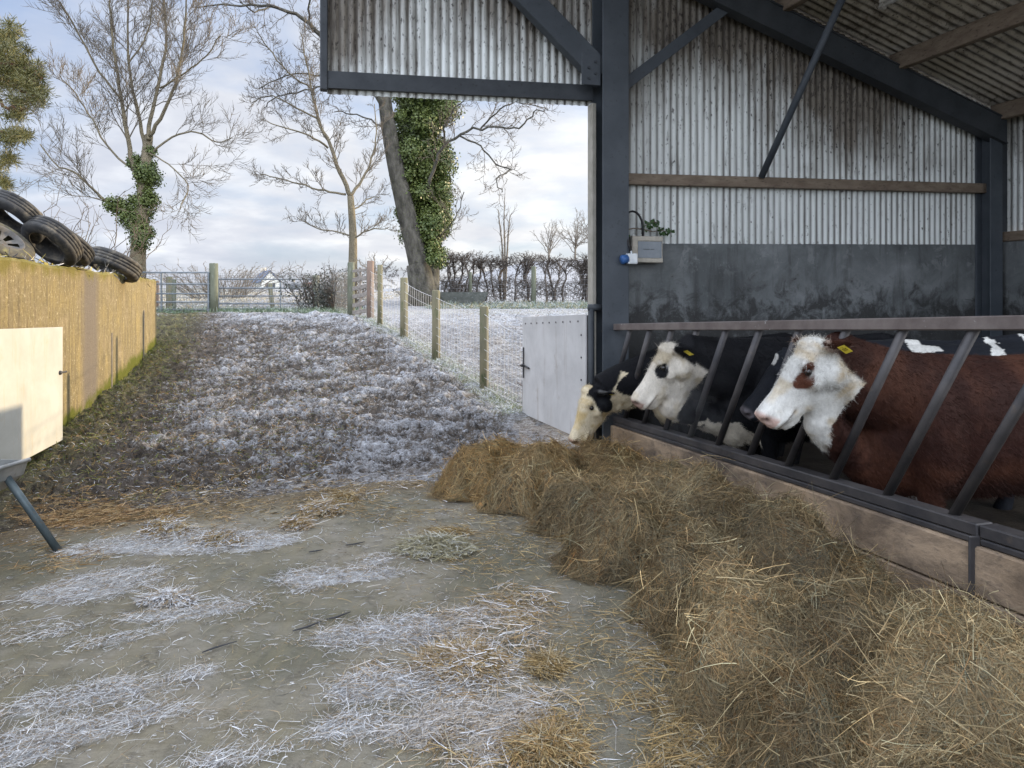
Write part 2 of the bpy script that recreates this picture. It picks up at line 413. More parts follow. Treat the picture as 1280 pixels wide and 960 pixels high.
# floor sheet added behind the barrier, the pen's deep shade put into its colour
pu = np.linspace(-.02, 4.84, 70); pn = np.linspace(-.08, 6.2, 90); PU, PN = np.meshgrid(pu, pn)
XX = BO.x + BU.x * PU + BN.x * PN; YY_ = BO.y + BU.y * PU + BN.y * PN; ZZ = .035 + .03 * (fbm(XX * 3, YY_ * 3, 4) - .5)
idx = np.arange(PU.size).reshape(PU.shape); Q = np.stack([idx[:-1, :-1], idx[:-1, 1:], idx[1:, 1:], idx[1:, :-1]], -1)
o = npmesh('pen_floor', np.stack([XX, YY_, ZZ], -1), Q, mottled('shade_dark_floor', (.022, .018, .014), (.05, .04, .03), 5, .5, 0, (.12, .09, .05), 30, (.62, .75), bmp=.6, bd=.02), smooth=True)
tag(o, 'dark floor of the cattle pen with its deep shade put into the colour', 'pen floor', kind='structure')
# ------------------------------------------------------------------ barn materials
def sheet_mat(name, light, dirty, amt, roof=False):
    m, nt, b = newmat(name)
    p_ = pos(nt)
    st = pos(nt, (9, 9, .55)); n1 = noise(nt, st, 1.0, 6, .65); n2 = noise(nt, p_, .55, 4, .6)
    sp = noise(nt, pos(nt, (1, 1, .45)), 34, 4, .75); n3 = noise(nt, pos(nt, (26, 26, 4)), 1, 5, .7)
    s = ND(nt, 'ShaderNodeSeparateXYZ'); LK(nt, p_, s.inputs[0])
    h = bw(nt, s.outputs[2], 2.4, 4.3)
    c = mix(nt, bw(nt, n2, .35, .65), light, tuple(x * .8 for x in light))
    d = math_(nt, 'ADD', math_(nt, 'MULTIPLY', n1, .42), math_(nt, 'ADD', math_(nt, 'MULTIPLY', n2, .60), math_(nt, 'MULTIPLY', h, amt)))
    if roof:
        d = math_(nt, 'ADD', math_(nt, 'MULTIPLY', n1, .6), math_(nt, 'MULTIPLY', n2, .6))
    else:
        uu = ND(nt, 'ShaderNodeVectorMath', operation='DOT_PRODUCT'); LK(nt, p_, uu.inputs[0]); uu.inputs[1].default_value = BU
        u0 = math_(nt, 'SUBTRACT', uu.outputs['Value'], BO.dot(BU) + 2.9)
        g = math_(nt, 'SUBTRACT', 1.0, math_(nt, 'MINIMUM', math_(nt, 'MULTIPLY', math_(nt, 'ABSOLUTE', u0), .62), 1.0))
        d = math_(nt, 'ADD', d, math_(nt, 'MULTIPLY', math_(nt, 'MULTIPLY', g, h), .34))
    c = mix(nt, bw(nt, d, .60, .78), c, dirty)
    c = mix(nt, math_(nt, 'MULTIPLY', bw(nt, math_(nt, 'ADD', sp, math_(nt, 'MULTIPLY', d, .28)), .76, .84), .95), c, (.035, .03, .026))
    c = mix(nt, math_(nt, 'MULTIPLY', bw(nt, math_(nt, 'ADD', n3, math_(nt, 'MULTIPLY', d, .4)), .82, .98), .75), c, (.05, .042, .036))
    a = attr(nt); spc = ND(nt, 'ShaderNodeSeparateColor'); LK(nt, a.outputs['Color'], spc.inputs[0])
    v_ = math_(nt, 'ADD', spc.outputs[0], math_(nt, 'MULTIPLY', math_(nt, 'SUBTRACT', n1, .5), .9))
    c = mix(nt, math_(nt, 'MULTIPLY', bw(nt, v_, .62, 1.0), .8), c, (.07, .06, .05))
    setc(nt, b, c); b.inputs['Roughness'].default_value = .6; b.inputs['Specular IOR Level'].default_value = .3
    bump(nt, b, sp, .15, .004)
    return m
M_SHEET = sheet_mat('grimy_white_sheet', (.76, .80, .785), (.20, .18, .15), .22)
M_ROOF = sheet_mat('grey_roof_sheet', (.60, .57, .51), (.24, .21, .17), .0, True)
M_STEEL = mottled('blue_grey_steel', (.050, .060, .072), (.072, .084, .098), 3, .55, .0, (.03, .035, .04), 30, (.6, .75), bmp=.1)
M_DARKST = mottled('dark_steel', (.034, .040, .047), (.052, .059, .067), 5, .6, 0, (.02, .02, .02), 30, (.6, .75), bmp=.1)
M_TIMBER = mottled('old_timber', (.15, .115, .085), (.23, .185, .14), 5, .8, 0, (.06, .045, .035), 18, (.55, .72), stretch=(1, 1, 3), bmp=.5)
def conc_mat(name, c1, c2, dark, blotch):
    m, nt, b = newmat(name)
    p_ = pos(nt); n1 = noise(nt, p_, 1.6, 7, .65, .6); n2 = noise(nt, pos(nt, (5, 5, .7)), 1.4, 6, .65); n3 = noise(nt, p_, 5.0, 7, .72, .5); n4 = noise(nt, p_, 50, 4, .7)
    c = mix(nt, bw(nt, n1, .36, .66), c1, c2)
    c = mix(nt, math_(nt, 'MULTIPLY', bw(nt, n2, .52, .70), .7), c, dark)
    c = mix(nt, math_(nt, 'MULTIPLY', bw(nt, n3, .55, .66), .55), c, blotch)
    s = ND(nt, 'ShaderNodeSeparateXYZ'); LK(nt, p_, s.inputs[0])
    low = math_(nt, 'ADD', math_(nt, 'MULTIPLY', bw(nt, s.outputs[2], 1.95, 1.1), .35), n3)
    c = mix(nt, math_(nt, 'MULTIPLY', bw(nt, low, .62, .78), .9), c, tuple(x * .6 for x in dark))
    c = mix(nt, math_(nt, 'MULTIPLY', bw(nt, n4, .6, .75), .3), c, blotch)
    setc(nt, b, c); b.inputs['Roughness'].default_value = .75
    bump(nt, b, n4, .3, .005)
    return m
M_PANEL = conc_mat('damp_concrete', (.085, .095, .098), (.19, .205, .21), (.032, .032, .032), (.31, .33, .335))

# ------------------------------------------------------------------ barn
barn = thing('cattle_barn', (4, 5, 0), 'open fronted steel cattle barn with grimy white corrugated sheeting and dark concrete wall', 'barn')
def rz(u): return 4.125 - .32 * (u - 2.19)          # underside of rafter
def roofz(u): return rz(u) + .29 + .19
PITCH = .0762
def sheet(name, u0, u1, zb, zt, noff, mat, u_dir=BU, org=None, amp=.0095):
    org = org if org is not None else BO
    per = 8; n = int(round((u1 - u0) / PITCH * per)) + 1
    us = np.linspace(u0, u1, n); rows = 5
    nn = np.array(BN) if u_dir is BU else np.array(-BU)
    d = np.array(u_dir); o = np.array(org)
    ph = np.cos(us / PITCH * 2 * np.pi)
    V = []; C = []
    for r in range(rows):
        t = r / (rows - 1)
        zz_ = np.array([zb(u) * (1 - t) + zt(u) * t for u in us])
        V.append(o + us[:, None] * d + (noff + amp * ph)[:, None] * nn + zz_[:, None] * np.array([0, 0, 1]))
        C.append(np.stack([.5 - .5 * ph] * 3, 1))
    V = np.concatenate(V); C = np.concatenate(C)
    idx = np.arange(rows * n).reshape(rows, n)
    Q = np.stack([idx[:-1, :-1], idx[:-1, 1:], idx[1:, 1:], idx[1:, :-1]], -1)
    return npmesh(name, V, Q, mat, barn, col=C, smooth=True)
def ctop(u): return 2.08 + .0155 * max(u, 0)
k = 0; u = -.02
while u < 4.95:
    u1 = min(u + PITCH * 10, 5.0)
    sheet('wall_sheet', u, u1 + .03, lambda u: ctop(u) - .03, lambda u: roofz(u) + .015, -.115 - .0035 * (k % 2) , M_SHEET); u = u1; k += 1
def canb(u): return 3.53 + .028 * u - .10
u = -2.66; k = 0
while u < -.15:
    u1 = min(u + PITCH * 10, -.02)
    sheet('canopy_sheet', u, u1 + .03, canb, lambda u: roofz(u) + .015, -.115 - .0035 * (k % 2), M_SHEET); u = u1; k += 1
# side wall beyond the far column
s0 = -.1
while s0 < 4.4:
    s1 = s0 + PITCH * 12
    sheet('side_sheet', s0, s1 + .03, lambda s: 2.30, lambda s: roofz(5.0) + .03, .02, M_SHEET, u_dir=BN, org=BO + BU * 5.02); s0 = s1
def gb(name, mat, *args, bevel=.004, **kw):
    mb = MB()
    for a in args: mb.frame(BO, BU, BN, Vector((0, 0, 1)), *a)
    return mb.build(name, mat, barn, bevel=bevel, **kw)
# main column (an H section: flange to the yard, web, flange to the wall)
gb('column', M_STEEL, (-.145, .125, .155, .17, -.05, 5.2), (-.145, .125, -.10, -.085, -.05, 5.2), (-.018, .0, -.085, .155, -.05, 5.2))
gb('column_edge', mottled('pale_edge', (.27, .26, .22), (.36, .34, .3), 8, .7), (-.190, -.148, -.10, .02, .02, 3.42))
gb('column', M_STEEL, (4.62, 4.80, .09, .105, -.05, rz(4.7) + .1), (4.70, 4.715, -.08, .09, -.05, rz(4.7) + .1), (4.62, 4.80, -.095, -.08, -.05, rz(4.7) + .1))
gb('corner_post', M_DARKST, (4.82, 4.97, -.08, .02, 2.2, rz(4.9) + .1), bevel=.003)
# rafter: two flanges and web following the slope
mb = MB()
def slope_bar(mb, u0, u1, z0f, z1f, n0, n1):
    c = []
    for n_ in (n0, n1):
        for u_ in (u0, u1):
            c += [G_(u_, n_, z0f(u_)), G_(u_, n_, z1f(u_))]
    mb.add(c, [(0, 1, 3, 2), (4, 6, 7, 5), (0, 4, 5, 1), (2, 3, 7, 6), (0, 2, 6, 4), (1, 5, 7, 3)])
slope_bar(mb, -2.62, 4.82, lambda u: rz(u), lambda u: rz(u) + .014, .01, .155)
slope_bar(mb, -2.62, 4.82, lambda u: rz(u) + .276, lambda u: rz(u) + .29, .01, .155)
slope_bar(mb, -2.62, 4.82, lambda u: rz(u) + .014, lambda u: rz(u) + .276, .125, .14)
mb.build('rafter', M_DARKST, barn)
mb = MB(); a, b_ = G_(-.12, .06, 3.69), G_(-1.6, .06, 4.98)
mb.bar(a, b_, .12, .225, up=(0, 0, 1)); mb.build('knee_brace', M_STEEL, barn, bevel=.006)
gb('gusset_plate', M_STEEL, (-.34, -.147, .115, .127, 3.56, 3.86))
mb = MB(); mb.bar(G_(.12, .06, 3.60), G_(1.25, .06, 4.48), .02, .11); mb.bar(G_(.12, .03, 3.555), G_(1.25, .03, 4.435), .07, .012); mb.build('wall_brace', M_STEEL, barn, bevel=.003)
for u_, z_ in ((-.27, 3.62), (-.27, 3.72), (-.20, 3.67), (-.20, 3.78)): 
    mb = MB(); mb.tube([G_(u_, .127, z_), G_(u_, .142, z_)], .013, 6); mb.build('bolt', M_DARKST, barn)
gb('base_plate', M_DARKST, (-.19, .17, -.14, .21, .0, .02))
# canopy edge channel
mb = MB()
slope_bar(mb, -2.66, -.15, lambda u: canb(u) + .04, lambda u: canb(u) + .19, -.07, -.055)
slope_bar(mb, -2.66, -.15, lambda u: canb(u) + .04, lambda u: canb(u) + .055, -.098, -.07)
mb.build('canopy_channel', M_DARKST, barn)
gb('canopy_end_post', M_DARKST, (-2.72, -2.655, -.13, -.04, canb(-2.7) + .02, 5.65), bevel=.008)
# timber rail, tubular wind brace
mb = MB(); slope_bar(mb, .13, 4.80, lambda u: 2.655 + .0185 * u, lambda u: 2.765 + .0185 * u, -.095, -.015); mb.build('timber_rail', M_TIMBER, barn, bevel=.006)
lo_, hi_ = G_(1.70, .0, 2.79), P(1052, 0, 6.62)
hi_ = lo_ + (hi_ - lo_) * 1.05
mb = MB(); mb.tube([lo_, hi_], .034, 10); mb.build('brace_tube', M_STEEL, barn, smooth=True)
# concrete walls
mb = MB(); slope_bar(mb, .128, 4.86, lambda u: -.05, ctop, -.22, -.10); mb.build('concrete_panel', M_PANEL, barn, bevel=.01)
gb('concrete_panel', M_PANEL, (4.863, 4.99, -.30, 5.0, -.05, 2.175), bevel=.01)
gb('sill_timber', M_TIMBER, (4.85, 5.0, -.18, 5.0, 2.178, 2.29), bevel=.01)
# purlins and roof sheets
ZR = Vector((0, 0, 1))
for u_ in (4.78, 3.36, 1.9, .45, -1.0, -2.45):
    mb = MB(); z0 = rz(u_) + .293
    mb.frame(BO, BU, BN, ZR, u_ - .045, u_ + .045, .0, 4.75, z0 - .03, z0 + .155); mb.build('purlin', M_TIMBER, barn, bevel=.008)
RP = .11
n_ = -.25; k = 0
while n_ < 4.5:
    n1_ = n_ + RP * 9
    ns = np.linspace(n_, n1_ + .05, 9 * 8 + 5); us = np.linspace(-2.85, 5.2, 12)
    V = np.array([[list(G_(u_, s, roofz(u_) + .022 + .004 * (k % 2) + .014 * math.cos(s / RP * 2 * math.pi))) for s in ns] for u_ in us]).reshape(-1, 3)
    idx = np.arange(len(us) * len(ns)).reshape(len(us), len(ns))
    Q = np.stack([idx[:-1, :-1], idx[:-1, 1:], idx[1:, 1:], idx[1:, :-1]], -1)
    C = np.tile(np.stack([.5 + .5 * np.cos(ns / RP * 2 * np.pi)] * 3, 1)[None], (len(us), 1, 1)).reshape(-1, 3)
    npmesh('roof_sheet', V, Q, M_ROOF, barn, col=C, smooth=True)
    n_ = n1_; k += 1
# a second frame column and rafter behind the viewer carry the roof
gb('column', M_STEEL, (4.62, 4.80, 4.55, 4.73, -.05, rz(4.7) + .1)); gb('column', M_STEEL, (-.145, .125, 4.55, 4.73, -.05, 5.0))
mb = MB(); slope_bar(mb, -2.62, 4.82, lambda u: rz(u), lambda u: rz(u) + .29, 4.57, 4.71); mb.build('rafter', M_DARKST, barn)

# ------------------------------------------------------------------ fittings on the barn
M_PLAST = mottled('grey_plastic', (.30, .29, .26), (.40, .38, .34), 20, .6, c3=(.2, .17, .12), s3=60, bmp=.1)
bx = thing('switch_box', G_(.42, -.09, 2.0), 'dusty grey plastic switch box with a smoked window on the concrete wall', 'switch box')
mb = MB(); mb.frame(BO, BU, BN, ZR, .21, .55, -.095, .045, 1.885, 2.15)
mb.build('case', M_PLAST, bx, bevel=.012, seg=2)
mb = MB(); mb.frame(BO, BU, BN, ZR, .235, .545, .046, .056, 2.10, 2.145); mb.frame(BO, BU, BN, ZR, .235, .545, .046, .056, 1.89, 1.93); mb.frame(BO, BU, BN, ZR, .212, .272, .046, .060, 1.89, 2.145)
mb.build('lid_frame', mottled('dusty_lid', (.36, .34, .29), (.46, .43, .37), 25, .7), bx, bevel=.004)
mb = MB(); mb.frame(BO, BU, BN, ZR, .276, .53, .046, .053, 1.935, 2.095); mb.build('window', mottled('smoked_window', (.10, .13, .16), (.14, .17, .2), 8, .25, bmp=0, spec=.5), bx)
mb = MB(); mb.frame(BO, BU, BN, ZR, .33, .40, .0535, .0545, 2.015, 2.022); mb.frame(BO, BU, BN, ZR, .41, .45, .0535, .0545, 2.015, 2.022); mb.build('printed_mark', M_DARKST, bx)
sk = thing('wall_socket', G_(.11, .05, 1.93), 'small white industrial socket with a blue cap on the steel column', 'socket')
mb = MB(); mb.frame(BO, BU, BN, ZR, .085, .185, .172, .24, 1.865, 1.965); mb.frame(BO, BU, BN, ZR, .125, .145, .19, .21, 1.965, 1.995); mb.build('housing', mottled('white_plastic', (.55, .6, .63), (.7, .73, .75), 15, .5, bmp=0), sk, bevel=.012, seg=2)
mb = MB(); mb.tube([G_(.09, .21, 1.915), G_(.035, .21, 1.905), G_(.025, .21, 1.903)], [.042, .046, .036], 14); mb.build('blue_cap', mottled('blue_cap', (.03, .09, .25), (.05, .13, .32), 15, .4, bmp=0), sk, smooth=True)
mb = MB(); pts = []
for t in np.linspace(0, 1, 15):
    ang = math.pi * (1.0 - t); pts.append(G_(.235 + .10 * math.cos(ang), .0 + .03 * t, 2.24 + .15 * math.sin(ang)))
pts = [G_(.125, .20, 1.99), G_(.11, .16, 2.10), G_(.12, .06, 2.2)] + pts + [G_(.337, .03, 2.15)]
mb.tube(pts, .011, 8); o = mb.build('power_cable', mottled('black_rubber', (.012, .013, .015), (.03, .03, .032), 20, .5), None, smooth=True)
tag(o, 'black cable looping from the socket on the column into the switch box', 'cable')
mb = MB(); mb.tube([G_(.14, .03, 2.20), G_(.25, .0, 2.225), G_(.36, -.02, 2.22), G_(.47, -.03, 2.20)], .006, 6)
mb.tube([G_(.47, -.03, 2.20), G_(.56, -.02, 2.215), G_(.66, .0, 2.19)], .004, 5); mb.tube([G_(.33, -.02, 2.22), G_(.43, .01, 2.29), G_(.50, .02, 2.29)], .004, 5)
iv = thing('ivy_sprig', G_(.4, -.05, 2.15), 'green ivy sprig growing out above the grey switch box', 'ivy')
mb.build('stem', M_TIMBER, iv, smooth=True)
M_IVL = mottled('ivy_leaf', (.02, .05, .015), (.05, .10, .03), 30, .5, bmp=0)
for c0 in [np.array([list(G_(x, rng.normal() * .02 + .0, 2.19 + z)) for x, z in zip(rng.uniform(a_, b2, n), rng.normal(size=n) * .022 + zo)]) for a_, b2, n, zo in ((.40, .53, 30, .08), (.52, .68, 34, .01), (.33, .44, 12, .05), (.17, .23, 8, -.06))]:
    V, Q = leaves(c0, norm(np.array(BN) + rng.normal(size=(len(c0), 3)) * .5), rng.uniform(.03, .05, len(c0)), .8)
    npmesh('leaf_spray', V, Q, M_IVL, iv)
# fluorescent fitting under the roof
d_ = (P(1100, 11, 1) - Vector((0, 0, HC)))
for t in np.arange(3, 9, .01):
    q = Vector((0, 0, HC)) + d_ * t; u_ = (q - BO).dot(BU)
    if q.z > roofz(u_) - .20: break
nn_ = (q - BO).dot(BN)
lf = thing('strip_light', q, 'unlit fluorescent strip light fixed under the barn roof between purlins', 'strip light')
sl_ = Vector((BU.x, BU.y, -.32)).normalized(); up_ = sl_.cross(BN).normalized(); up_ = up_ if up_.z > 0 else -up_
mb = MB(); mb.frame(q, sl_, BN, up_, -.04, .04, .0, 1.25, .045, .12); mb.build('fitting', mottled('fitting_grey', (.5, .49, .45), (.6, .58, .52), 12, .6), lf, bevel=.01)
mb = MB(); mb.tube([q + BN * .05 + up_ * .018, q + BN * 1.2 + up_ * .018], .019, 10); mb.build('tube', mottled('dusty_tube', (.62, .6, .55), (.72, .7, .65), 12, .4, bmp=0), lf, smooth=True)
for n_ in (.01, 1.2):
    mb = MB(); mb.frame(q, sl_, BN, up_, -.03, .03, n_, n_ + .04, -.01, .045); mb.build('end_cap', M_PLAST, lf)

# ------------------------------------------------------------------ feed barrier
def bX(Y): return 2.938 - .284 * Y
def zb(Y): return .562 - .045 * (Y - 3.29)
def zt(Y): return 1.423 - .053 * (Y - 3.54)
def BP(Y, z, out=0): return Vector((bX(Y) - out * .962, Y - out * .273, z))
M_RAIL = mottled('worn_steel_rail', (.12, .10, .095), (.19, .165, .155), 6, .55, .2, (.42, .42, .43), 22, (.66, .72), bmp=.25)
M_BAR = mottled('dark_worn_bar', (.042, .042, .046), (.085, .08, .08), 5, .45, .3, (.10, .085, .075), 14, (.6, .75), bmp=.15)
fb = thing('feed_barrier', BP(5, 0), 'dark steel diagonal feed barrier on timber boards in front of the cattle', 'feed barrier')
mb = MB(); ys = [7.02, 5.0, 3.45, 2.2, 1.2]
mb.bar(BP(7.02, zt(7.02) + .02), BP(1.0, zt(1.0) + .02), .075, .062); mb.build('top_rail', M_RAIL, fb, bevel=.006)
mb = MB(); mb.bar(BP(6.98, zb(6.98)), BP(3.12, zb(3.12)), .095, .056); mb.bar(BP(6.98, zb(6.98) - .047, .03), BP(3.12, zb(3.12) - .047, .03), .03, .03); mb.build('bottom_rail', M_RAIL if False else M_BAR, fb, bevel=.006)
mb = MB(); mb.bar(BP(3.11, zb(3.11)), BP(1.0, zb(1.0)), .095, .056); mb.bar(BP(3.11, zb(3.11) - .047, .03), BP(1.0, zb(1.0) - .047, .03), .03, .03); mb.build('bottom_rail', M_BAR, fb, bevel=.006)
barm = None
for k in range(-2, 13):
    Yb = 6.67 - .376 * k; Yt = Yb - .495
    if Yb > 6.95: Yb_, f_ = 6.95, (Yb - 6.95) / .495
    else: Yb_, f_ = Yb, 0
    a_ = BP(Yb, zb(Yb)); c_ = BP(Yt, zt(Yt))
    a_ = a_.lerp(c_, f_) if f_ else a_
    mb = MB(); mb.tube([a_, c_], .0235, 12); mb.build('diagonal_bar', M_BAR, fb, smooth=True)
def board_mat():
    m, nt, b = newmat('gnawed_board')
    p_ = pos(nt, (1, .5, 1)); n1 = noise(nt, p_, 4, 7, .7, .5); n2 = noise(nt, p_, 26, 5, .7); n3 = noise(nt, pos(nt), 1.1, 3)
    c = mix(nt, bw(nt, n1, .38, .62), (.085, .064, .048), (.33, .245, .165))
    c = mix(nt, math_(nt, 'MULTIPLY', bw(nt, n3, .45, .65), .5), c, (.40, .28, .165))
    c = mix(nt, math_(nt, 'MULTIPLY', bw(nt, n2, .56, .7), .6), c, (.06, .05, .045))
    setc(nt, b, c); b.inputs['Roughness'].default_value = .8; bump(nt, b, math_(nt, 'ADD', n1, n2), .5, .012)
    return m
M_BOARD = board_mat()
for z0, z1 in ((.27, .05), (.485, .275)):
    for y0, y1 in ((7.0, 1.0),):
        mb = MB(); h = .215
        pts = []
        for Y_ in (y0, y1):
            top = zb(Y_) - .064 - (0 if z0 > .3 else .222)
            for out in (.065, -.0):
                pts += [BP(Y_, top - h, out), BP(Y_, top, out)]
        mb.add(pts, [(0, 1, 3, 2), (4, 6, 7, 5), (0, 4, 5, 1), (2, 3, 7, 6), (0, 2, 6, 4), (1, 5, 7, 3)])
        mb.build('timber_board', M_BOARD, fb, bevel=.008)
mb = MB(); mb.frame(BP(7.04, 0), BU, BN, ZR, -.04, .09, -.05, .05, -.05, .52); mb.build('end_post', M_BOARD, fb, bevel=.01)
mb = MB(); mb.bar(BP(3.12, zb(3.12) - .02, .062), BP(3.12, -.02, .062), .05, .014, up=(0, 1, 0)); mb.build('joint_strap', M_BAR, fb, bevel=.005)
mb = MB(); mb.tube([BP(7.02, zt(7) + .0), BP(7.1, zt(7) - .03, .05), BP(7.12, zt(7) - .14, .08)], .016, 8); mb.ball(BP(7.12, zt(7) - .15, .08), .028); mb.build('latch_hook', M_BAR, fb, smooth=True)
# ------------------------------------------------------------------ silage clamp wall
WD = Vector((-.305, .952, 0)).normalized(); WN = Vector((.952, .305, 0)).normalized(); W0 = Vector((-4.4, 6.2, 0))
def WP(t, n, z): return W0 + WD * t + WN * n + Vector((0, 0, z))
def wall_mat():
    m, nt, b = newmat('algae_stained_concrete')
    p_ = pos(nt); st = pos(nt, (6, 6, .55)); n1 = noise(nt, st, 1.6, 6, .65); n2 = noise(nt, p_, 2.2, 6, .65); n3 = noise(nt, pos(nt, (1, 1, .85)), 26, 7, .78); n4 = noise(nt, pos(nt, (10, 10, .8)), 1.5, 5, .7)
    c = mix(nt, bw(nt, n2, .35, .66), (.315, .255, .13), (.19, .165, .11))
    c = mix(nt, math_(nt, 'MULTIPLY', bw(nt, n4, .47, .64), .8), c, (.15, .125, .085))
    c = mix(nt, math_(nt, 'MULTIPLY', bw(nt, n1, .52, .7), .6), c, (.36, .29, .14))
    c = mix(nt, math_(nt, 'MULTIPLY', bw(nt, n2, .52, .7), .5), c, (.46, .37, .22))
    c = mix(nt, bw(nt, n3, .58, .66), c, (.60, .54, .38))
    c = mix(nt, math_(nt, 'MULTIPLY', bw(nt, n3, .44, .34), .85), c, (.10, .08, .05))
    s = ND(nt, 'ShaderNodeSeparateXYZ'); LK(nt, p_, s.inputs[0])
    dd = ND(nt, 'ShaderNodeVectorMath', operation='DOT_PRODUCT'); LK(nt, p_, dd.inputs[0]); dd.inputs[1].default_value = WD
    # damp run and narrow damp stains down the face
    def stain(tc_, w_, c, col, k=.8):
        q = math_(nt, 'ABSOLUTE', math_(nt, 'SUBTRACT', math_(nt, 'ADD', dd.outputs['Value'], math_(nt, 'MULTIPLY', n1, .25)), W0.dot(WD) + tc_ + .12))
        return mix(nt, math_(nt, 'MULTIPLY', bw(nt, q, w_, w_ * .45), k), c, col)
    c = stain(3.06, .52, c, (.17, .15, .135), .85)
    # moss on the crest and at the foot
    moss = math_(nt, 'ADD', math_(nt, 'MULTIPLY', bw(nt, s.outputs[2], 1.62, 1.9), .42), n2)
    c = mix(nt, math_(nt, 'MULTIPLY', bw(nt, moss, .70, .88), .8), c, (.17, .15, .035))
    gh = math_(nt, 'SUBTRACT', s.outputs[2], math_(nt, 'MULTIPLY', math_(nt, 'SUBTRACT', dd.outputs['Value'], W0.dot(WD)), .075))
    foot = math_(nt, 'ADD', math_(nt, 'MULTIPLY', bw(nt, gh, .32, .0), .5), n2)
    c = mix(nt, bw(nt, foot, .80, .98), c, (.11, .12, .025))
    setc(nt, b, c); b.inputs['Roughness'].default_value = .9; b.inputs['Specular IOR Level'].default_value = .1
    bump(nt, b, math_(nt, 'ADD', n3, math_(nt, 'MULTIPLY', n1, .8)), 1.0, .03)
    return m
wl = thing('clamp_wall', WP(4, 0, 0), 'ochre stained concrete silage clamp wall with a dark damp streak', 'wall')
mb = MB(); ts = np.linspace(-7, 8.08, 60)
for_r = []
for t in ts:
    zt_ = 1.90 + .012 * math.sin(t * 3.1) + .01 * (float(vnoise(t * 4, 3.3)) - .5) - .008 * max(t, 0); ed = .02 + .012 * float(vnoise(t * 6, 8.1))
    for_r.append([WP(t, -.28, -.4), WP(t, -.28, zt_), WP(t, -ed * 1.2, zt_ + .006), WP(t, 0, zt_ - ed), WP(t, 0, .9), WP(t, 0, -.4)])
mb.loft(for_r); mb.build('wall_panel', wall_mat(), wl)
M_STAIN = mottled('dark_joint', (.10, .095, .085), (.16, .14, .12), 14, .9, c3=(.07, .07, .06), s3=30)
for t, z0, z1, w in ((4.25, .15, 1.02, .075), (6.75, .4, 1.28, .085)):
    mb = MB(); mb.frame(W0, WD, WN, ZR, t - w / 2, t + w / 2, -.01, .006, z0, z1); mb.build('joint_strip', M_STAIN, wl, bevel=.003)
# debris and torn plastic on the crest
N = 900
t_ = rng.uniform(-4, 8, N); P0 = np.array([list(WP(t, rng.uniform(-.3, -.03), 1.895 + rng.random() * .02 - .008 * max(t, 0))) for t in t_])
D = norm(rng.normal(size=(N, 3)) * np.array([1, 1, .35])); 
V, Q, k = strands(P0, D, rng.uniform(.05, .16, N), rng.uniform(.008, .03, N), rng.normal(size=(N, 3)) * .3)
cc = np.array([(.30, .30, .31), (.05, .05, .055), (.33, .27, .08), (.15, .13, .1), (.5, .5, .52)])[rng.choice(5, N, p=[.25, .25, .15, .25, .1])]
o = npmesh('crest_litter', V, Q, vcol('litter'), None, col=np.repeat(cc, k, 0)); tag(o, 'shreds of pale and black plastic with dead moss along the wall crest', 'litter', kind='stuff')
# silage heap under black plastic
hp = MB(); hx = np.linspace(-7, 8.3, 50); hn = np.linspace(-.26, -7, 26); V = []; 
for t in hx:
    for n_ in hn:
        d = -n_ - .26
        z = 1.86 + float(sstep(0, 5, d)) * 1.0 * float(sstep(8.4, -1, t)) + .06 * float(vnoise(t * 1.7, d * 1.7)) - .01 * max(t, 0)
        if n_ == hn[-1] : z = -.4
        V.append(list(WP(t, n_, z)))
idx = np.arange(50 * 26).reshape(50, 26)
Q = np.stack([idx[:-1, :-1], idx[1:, :-1], idx[1:, 1:], idx[:-1, 1:]], -1)
o = npmesh('silage_heap', np.array(V), Q, mottled('black_plastic', (.018, .018, .02), (.04, .042, .045), 3, .45, c3=(.3, .31, .33), s3=9, t3=(.66, .74)), smooth=True)
tag(o, 'long silage heap under black plastic sheet behind the ochre wall', 'silage heap')

